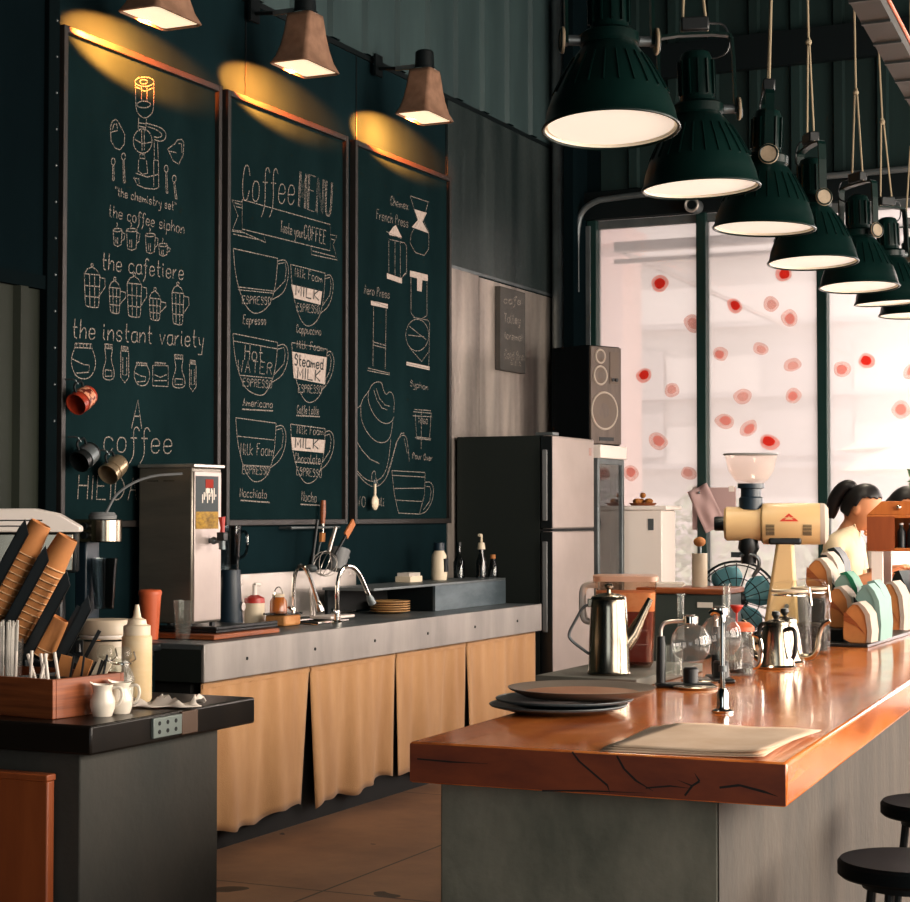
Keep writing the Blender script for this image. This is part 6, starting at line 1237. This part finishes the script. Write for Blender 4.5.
# clear straws in a cup
t = thing('straw_cup', 'clear cup packed with clear straws behind the crate at the photo edge', 'cup', incrate(-.262, .074, .0115))
MB().lathe([(0, 0), (.05, 0), (.058, .17), (.055, .17), (.047, .006), (0, .006)], n=28).build('cup_wall', M['glass'], t)
s_ = thing('clear_straws', 'bundle of clear plastic straws standing in the clear cup', 'straws', incrate(-.262, .074, .019)); s_['kind'] = 'stuff'
mb = MB()
for k in range(80):
    a = rnd.uniform(0, 6.28); r = .042 * rnd.random() ** .5; mb.tube([(r * math.cos(a), r * math.sin(a), 0), (r * 1.12 * math.cos(a), r * 1.12 * math.sin(a), .185 + rnd.uniform(0, .025))], .0035, 6)
mb.build('straw_bundle', M['straw'], s_)

# tilted cup dispenser: local X = across, channels lean 28 deg
RZ = R(25.1); T1 = Vector((-3.02, 3.845, 1.447))
tl = R(28); ax = Vector((math.sin(tl), 0, math.cos(tl))); pp = Vector((math.cos(tl), 0, -math.sin(tl)))
rack0 = Vector((T1.x, T1.y, 1.0005)); hz = .455
t = thing('cup_dispenser', 'black tilted four-lane rack for paper cups behind the crate', 'dispenser', rack0, RZ)
def lane_o(k): return Vector((0, 0, hz)) + pp * (.08 * k) - ax * (.041 * k)
def chan(k, top, bot):
    mb = MB(); Mx = Matrix.Translation(lane_o(k)) @ Matrix.Rotation(tl, 4, 'Y')
    mb.box(-.036, -.032, -.050, -.024, bot, top, Mx); mb.box(-.036, -.006, -.050, -.046, bot, top, Mx); mb.box(-.010, -.006, -.050, -.043, bot, top, Mx)   # folded front rail
    mb.box(-.036, .03, -.050, .046, bot - .004, bot, Mx)                                     # stop at the foot
    mb.box(-.03, -.02, .042, .046, bot, top - .05, Mx); mb.box(.02, .03, .042, .046, bot, top - .05, Mx)
    mb.prism([Mx @ Vector(v) for v in ((-.036, -.050, top), (-.006, -.050, top), (-.032, -.050, top + .03))], Mx.to_3x3() @ Vector((0, .004, 0)))
    return mb.build('lane', M['black_plastic'], t)
for k, (tp, bt) in enumerate(((-.015, -.36), (-.01, -.29), (0, -.21), (.01, -.13))): chan(k, tp, bt)
mb = MB(); mb.box(-.03, .11, .058, .066, .008, .16); mb.box(-.03, .11, .035, .13, .0005, .008)
for k in range(4):
    o = lane_o(k) + ax * (-.12); mb.tube([o + Vector((0, .056, 0)), Vector((max(-.02, min(.1, o.x)), .062, .15))], .008, 6)
mb.build('rack_stand', M['black_plastic'], t)
# kraft cups, upside down, nested
MZ = Matrix.Rotation(RZ, 3, 'Z')
cup0 = None
def kcup(k, s, lab, grp):
    global cup0
    loc = rack0 + MZ @ (lane_o(k) + ax * s)
    q = (Matrix.Rotation(RZ, 4, 'Z') @ Matrix.Rotation(tl, 4, 'Y')).to_euler()
    if cup0 is None:
        c = thing('kraft_cup', lab, 'cup', loc, 0, grp, q); cup0 = c
        MB().lathe([(.0365, -.088), (.0285, -.002), (.0265, 0), (.0255, -.006), (0, -.006)], n=32).build('cup_wall', M['kraft'], c)
        MB().torus((0, 0, -.088), .0379, .0018, 32, 6).build('rim', M['kraft_rim'], c)
    else: dup(cup0, loc, None, lab, grp, q)
for k, ln in ((0, 12), (1, 12)):
    grp = 'kraft cups in the %s lane' % ('left' if k == 0 else 'second')
    s0 = .02 if k == 0 else .062
    kcup(k, s0, 'kraft paper cup capping the %s stack in the black dispenser' % ('leftmost' if k == 0 else 'second'), grp)
    for j in range(1, ln): kcup(k, s0 - .019 * j, 'kraft paper cup nested below the top one in the %s dispenser lane' % ('leftmost' if k == 0 else 'second'), grp)
for j in range(2): kcup(2, -.095 - .019 * j, 'kraft paper cup left low in the third, nearly empty dispenser lane', 'kraft cups in the third lane')

t = thing('storage_jar', 'cream ceramic storage jar with a clamp lid on the black slab', 'jar', (-2.985, 4.10, 1.0005), .4)
MB().lathe([(0, 0), (.062, 0), (.07, .008), (.071, .15), (.068, .158)], n=40).build('jar_body', M['stone_jar'], t)
MB().lathe([(.068, .164), (.072, .168), (.073, .195), (.066, .206), (0, .208)], n=40).build('lid', M['stone_jar'], t)
MB().torus((0, 0, .161), .067, .005, 40, 6).build('seal', M['white_plastic'], t)
mb = MB(); mb.torus((0, 0, .152), .0725, .003, 40, 6); mb.tube([(.07, -.01, .15), (.084, 0, .165), (.076, 0, .20), (.07, .01, .2)], .003, 6); mb.build('wire_clamp', M['chrome'], t)
t = thing('squeeze_bottle', 'tall cream squeeze bottle with a nozzle on the black slab', 'bottle', (-2.80, 3.985, 1.0005))
MB().lathe([(0, 0), (.036, 0), (.04, .008), (.04, .17), (.034, .178), (0, .178)], n=32).build('bottle_body', mat('squeeze_plastic', 'd8c3a0', .4, 0, 'c9a874', (3, 3, 9)), t)
mb = MB(); mb.lathe([(0, .176), (.036, .176), (.036, .2), (.026, .204), (.024, .216), (.014, .22), (.011, .224), (.005, .256), (0, .256)], n=28); mb.build('nozzle_cap', M['cream_plastic'], t)
for k, (x, y, lab) in enumerate(((-2.775, 3.885, 'glass salt shaker with wire clip in front of the squeeze bottle'), (-2.862, 3.935, 'glass sugar shaker left of the squeeze bottle'))):
    t = thing('glass_shaker', lab, 'shaker', (x, y, 1.0005), .3 + k, 'glass shakers on the slab')
    MB().lathe([(0, 0), (.028, 0), (.032, .006), (.034, .07), (.026, .09), (.02, .10), (.02, .12), (.017, .12), (.017, .1), (.03, .07), (.028, .008), (0, .006)], n=28).build('shaker_glass', M['glass_cup'], t)
    MB().lathe([(0, .007), (.027, .007), (.029, .05 - .02 * k), (0, .052 - .02 * k)], n=24).build('contents', M['white_paper'], t)
    MB().lathe([(0, .12), (.023, .12), (.025, .135), (.018, .15), (0, .152)], n=24).build('stopper', M['glass_cup'], t)
    mb = MB(); mb.torus((0, 0, .108), .0225, .0022, 24, 5); mb.tube([(.022, 0, .11), (.036, 0, .12), (.03, 0, .14)], .002, 5); mb.build('wire_clip', M['chrome'], t)
for k, (x, y, rz, lab) in enumerate(((-2.672, 3.66, R(205), 'small white milk pitcher nearest the slab edge'), (-2.668, 3.729, R(200), 'small white milk pitcher behind the nearest one'))):
    t = thing('milk_pitcher', lab, 'pitcher', (x, y, 1.0005), rz, 'white pitchers on the slab'); t.scale = (.88, .88, .88)
    mb = MB(); mb.lathe([(0, 0), (.026, 0), (.028, .004), (.036, .03), (.035, .045), (.026, .068), (.0265, .078), (.03, .088), (.027, .088), (.023, .07), (.031, .044), (.03, .03), (0, .008)], n=36)
    for v in mb.b.verts:
        if v.co.z > .07 and v.co.x > 0: v.co.x *= 1 + .22 * (v.co.x / .03) ** 3 * (v.co.z - .07) / .018; v.co.z += .004 * max(0, v.co.x / .03) ** 4 * (v.co.z - .07) / .018
    mb.build('pitcher_body', M['ceramic'], t)
    MB().tube(smooth_path([(-.026, 0, .078), (-.05, 0, .082), (-.056, 0, .06), (-.048, 0, .035), (-.034, 0, .028)], 2), .0045, 10).build('handle', M['ceramic'], t)
t = thing('paper_napkin', 'crumpled white paper napkin on the slab beside the squeeze bottle', 'napkin', (-2.652, 3.905, 1.0015), .4)
mb = MB(); n = 14; rnd = random.Random(9); hz_ = [[.004 + .03 * max(0, math.sin(i * .8 + j * .35)) * rnd.uniform(.4, 1) * (1 - abs(2 * j / n - 1) ** 3) for i in range(n + 1)] for j in range(n + 1)]
g = [[mb.b.verts.new((-.085 + .17 * i / n + .012 * math.sin(j * .7), -.05 + .10 * j / n + .01 * math.sin(i), hz_[j][i])) for i in range(n + 1)] for j in range(n + 1)]
for j in range(n):
    for i in range(n): mb.b.faces.new((g[j][i], g[j][i + 1], g[j + 1][i + 1], g[j + 1][i]))
mb.build('napkin_sheet', M['white_paper'], t, solid=.0015)

# ------------------------------------------------------------------ two people at the far end of the bar
def skin_mesh(chains, sub=2, root=0):
    """chains: list of ((x,y,z),r) polylines; equal coordinates share a vertex"""
    me = bpy.data.meshes.new('tmp'); bm = bmesh.new(); lay = bm.verts.layers.skin.verify(); idx = {}
    def V(p, r):
        k = tuple(round(c, 4) for c in p)
        if k not in idx:
            v = bm.verts.new(p); v[lay].radius = (r, r); idx[k] = v
        return idx[k]
    first = None
    for ch in chains:
        pv = None
        for p, r in ch:
            v = V(p, r)
            if first is None: first = v; v[lay].use_root = True
            if pv is not None and v is not pv and not any(e.other_vert(v) is pv for e in v.link_edges): bm.edges.new((pv, v))
            pv = v
    bm.to_mesh(me); bm.free()
    o = bpy.data.objects.new('tmp', me); COL.objects.link(o)
    o.modifiers.new('skin', 'SKIN').use_smooth_shade = True
    k = o.modifiers.new('sub', 'SUBSURF'); k.levels = sub; k.render_levels = sub
    dg = bpy.context.evaluated_depsgraph_get(); dg.update()
    res = bpy.data.meshes.new_from_object(o.evaluated_get(dg))
    bpy.data.objects.remove(o); bpy.data.meshes.remove(me)
    return res
def remesh(me, vox):
    o = bpy.data.objects.new('tmp', me); COL.objects.link(o)
    k = o.modifiers.new('r', 'REMESH'); k.mode = 'VOXEL'; k.voxel_size = vox
    s_ = o.modifiers.new('s', 'SMOOTH'); s_.factor = .5; s_.iterations = 3
    dg = bpy.context.evaluated_depsgraph_get(); dg.update()
    res = bpy.data.meshes.new_from_object(o.evaluated_get(dg)); bpy.data.objects.remove(o); return res
def link(name, me, m, parent, smooth=True):
    me.materials.clear(); me.materials.append(m)
    if smooth: me.shade_smooth()
    o = bpy.data.objects.new(name, me); COL.objects.link(o); o.parent = parent; return o
def person(lab, loc, rz, shirt, hair, pony, hands):
    t = thing('person', lab, 'person', loc, rz); t.scale = (.985, .985, .985)
    HC = Vector((.165, 0, 1.548)); HM = Matrix.Translation(HC) @ Matrix.Rotation(R(32), 4, 'Y')
    arms = {}
    ch = [[((0, 0, .92), .125), ((.01, 0, 1.05), .105), ((.045, 0, 1.2), .115), ((.07, 0, 1.33), .10), ((.09, 0, 1.42), .055), ((.115, 0, 1.48), .045), ((.14, 0, 1.52), .05)]]
    for s, (el, wr) in zip((-1, 1), hands):
        sh = (.065, s * .165, 1.365); hx, hy, hz2 = wr
        ch.append([((.07, 0, 1.33), .10), ((.068, s * .09, 1.36), .06), (sh, .05), (tuple((a + b) / 2 for a, b in zip(sh, el)), .041), (el, .035), (tuple((a * .45 + b * .55) for a, b in zip(el, wr)), .032), (wr, .023)])
        d = (Vector(wr) - Vector(el)).normalized(); sd = Vector((0, -s, 0)); up = Vector((0, 0, 1))
        palm = Vector(wr) + d * .055
        ch.append([(wr, .023), (tuple(palm), .028)])
        for q, ln in ((-.026, .062), (-.009, .074), (.009, .070), (.026, .055)):
            b0 = palm + d * .03 + sd * q * -1; ch.append([(tuple(palm), .028), (tuple(b0), .0105), (tuple(b0 + d * ln * .55 - up * .006), .009), (tuple(b0 + d * ln * .85 - up * .028), .008)])
        th = palm - d * .02 + sd * .03; ch.append([(tuple(palm), .028), (tuple(th + d * .012 + sd * .012), .0115), (tuple(th + d * .045 + sd * .018 - up * .012), .0095)])
    for s in (-1, 1):
        ch.append([((0, 0, .92), .125), ((0, s * .09, .85), .085), ((.01, s * .095, .65), .068), ((.015, s * .095, .47), .052), ((-.005, s * .095, .28), .048), ((-.01, s * .095, .09), .035), ((.04, s * .1, .045), .035), ((.13, s * .105, .032), .03)])
    body = skin_mesh(ch); bm = bmesh.new(); bm.from_mesh(body)
    hb = bmesh.new(); bmesh.ops.create_uvsphere(hb, u_segments=28, v_segments=20, radius=1)
    for v in hb.verts:
        x, y, z = v.co; w_ = 1 - .24 * max(0, -z) ** 1.4
        v.co = Vector((x * .094 * (1 - .10 * max(0, -z)) + (.016 * max(0, -z) if x > 0 else 0), y * .074 * w_, z * .118))
    for c, r, sc in ((Vector((.103, 0, -.022)), .014, (1.1, .85, 1.5)), (Vector((.092, 0, -.062)), .016, (.7, 1.4, .6)), (Vector((.088, 0, -.1)), .02, (.8, 1, .7)), (Vector((-.002, .075, -.012)), .022, (.75, .35, 1.2)), (Vector((-.002, -.075, -.012)), .022, (.75, .35, 1.2)), (Vector((.082, .03, .012)), .022, (.6, 1.1, .5)), (Vector((.082, -.03, .012)), .022, (.6, 1.1, .5))):
        bmesh.ops.create_uvsphere(hb, u_segments=12, v_segments=8, radius=r, matrix=Matrix.Translation(c) @ Matrix.Diagonal((*sc, 1)))
    hb.transform(HM); tm = bpy.data.meshes.new('h'); hb.to_mesh(tm); hb.free(); bm.from_mesh(tm); bm.to_mesh(body); bm.free()
    body = remesh(body, .006)
    link('body', body, M['skin'], t)
    for s in (-1, 1):
        MB().sph(HM @ Vector((.088, s * .031, -.004)), .010, 12, 8).build('eye', M['hair'], t)
    MB().sph(HM @ Vector((.101, 0, -.066)), .012, 12, 8, (.4, 1.6, .45)).build('lips', M['petal_mid'], t)
    # shirt and trousers follow the body: its own surface, let out by a centimetre
    def garment(name, m, keep, off):
        gb = bmesh.new(); gb.from_mesh(body)
        gb.normal_update()
        bmesh.ops.delete(gb, geom=[f for f in gb.faces if not keep(f.calc_center_median())], context='FACES')
        bmesh.ops.smooth_vert(gb, verts=[v for v in gb.verts if v.is_boundary], factor=.5, use_axis_x=True, use_axis_y=True, use_axis_z=True)
        gb.normal_update()
        for v in gb.verts: v.co += v.normal * off
        me = bpy.data.meshes.new(name); gb.to_mesh(me); gb.free()
        o = link(name, me, m, t); k = o.modifiers.new('solid', 'SOLIDIFY'); k.thickness = .005; k.offset = -1
    def seg_d(p, a, b):
        a, b = Vector(a), Vector(b); u = (p - a).dot(b - a) / (b - a).length_squared; return u, (a + (b - a) * max(0, min(1, u)) - p).length
    def is_arm(p):
        for s, (el, wr) in zip((-1, 1), hands):
            u, d = seg_d(p, (.065, s * .165, 1.365), el)
            if u > .64 and d < .085: return True
            far = Vector(wr) + (Vector(wr) - Vector(el)).normalized() * .25
            if seg_d(p, el, far)[1] < .075: return True
        return False
    garment('shirt', shirt, lambda p: .96 < p.z and p.z - .55 * (p.x - .09) < 1.44 and not (p.x > .145 and p.z > 1.375) and not is_arm(p), .011)
    garment('trousers', M['trousers'], lambda p: .10 < p.z < .985 and not is_arm(p), .009)
    for s in (-1, 1): MB().sph((.05, s * .102, .04), .05, 16, 10, (2.3, .95, .8)).build('shoe', M['black_plastic'], t)
    # hair
    mb = MB(); b = mb.b; bmesh.ops.create_uvsphere(b, u_segments=36, v_segments=26, radius=1)
    dele = [v for v in b.verts if (v.co.x > .05 and v.co.z < .30 + .55 * max(0, v.co.x)) or v.co.z < -.62 or (v.co.x > -.1 and v.co.z < -.05)]
    bmesh.ops.delete(b, geom=dele, context='VERTS')
    for v in b.verts: x, y, z = v.co; v.co = Vector((x * .099 - .006, y * .081, z * .125 + .002))
    b.transform(HM); mb.build('hair', hair, t, solid=.012, subd=1)
    if pony:
        mb = MB(); P_ = smooth_path([HM @ Vector(p) for p in ((-.085, 0, .055), (-.115, 0, .068), (-.142, 0, .03), (-.148, 0, -.04), (-.13, 0, -.10), (-.115, 0, -.135))], 2)
        nn = len(P_); mb.tube(P_, [.018 + .022 * math.sin(math.pi * min(1, i / (nn - 1) * 1.05)) ** .8 for i in range(nn)], 14); mb.build('ponytail', hair, t)
        mb = MB(); mb.torus(HM @ Vector((-.102, 0, .064)), .022, .007, 20, 8, HM.to_3x3() @ Vector((-1, 0, .3))); mb.build('hair_tie', M['bag_white'], t)
    else:
        mb = MB(); mb.sph(HM @ Vector((-.06, 0, -.04)), .062, 16, 12, (.8, 1.05, 1.2)); mb.build('hair_back', hair, t)
    return t
person('person with a dark ponytail and cream T-shirt looking down behind the bar', (-2.178, 9.22, 0), R(-6), M['shirt'], M['hair'], True, (((.09, -.215, 1.13), (.31, -.13, 1.22)), ((.10, .2, 1.14), (.31, .10, 1.21))))
person('person with dark hair and white shirt standing just beyond the ponytailed one', (-2.13, 10.12, 0), R(-14), M['shirt2'], M['hair'], False, (((.08, -.21, 1.12), (.30, -.12, 1.18)), ((.09, .2, 1.13), (.30, .11, 1.18))))
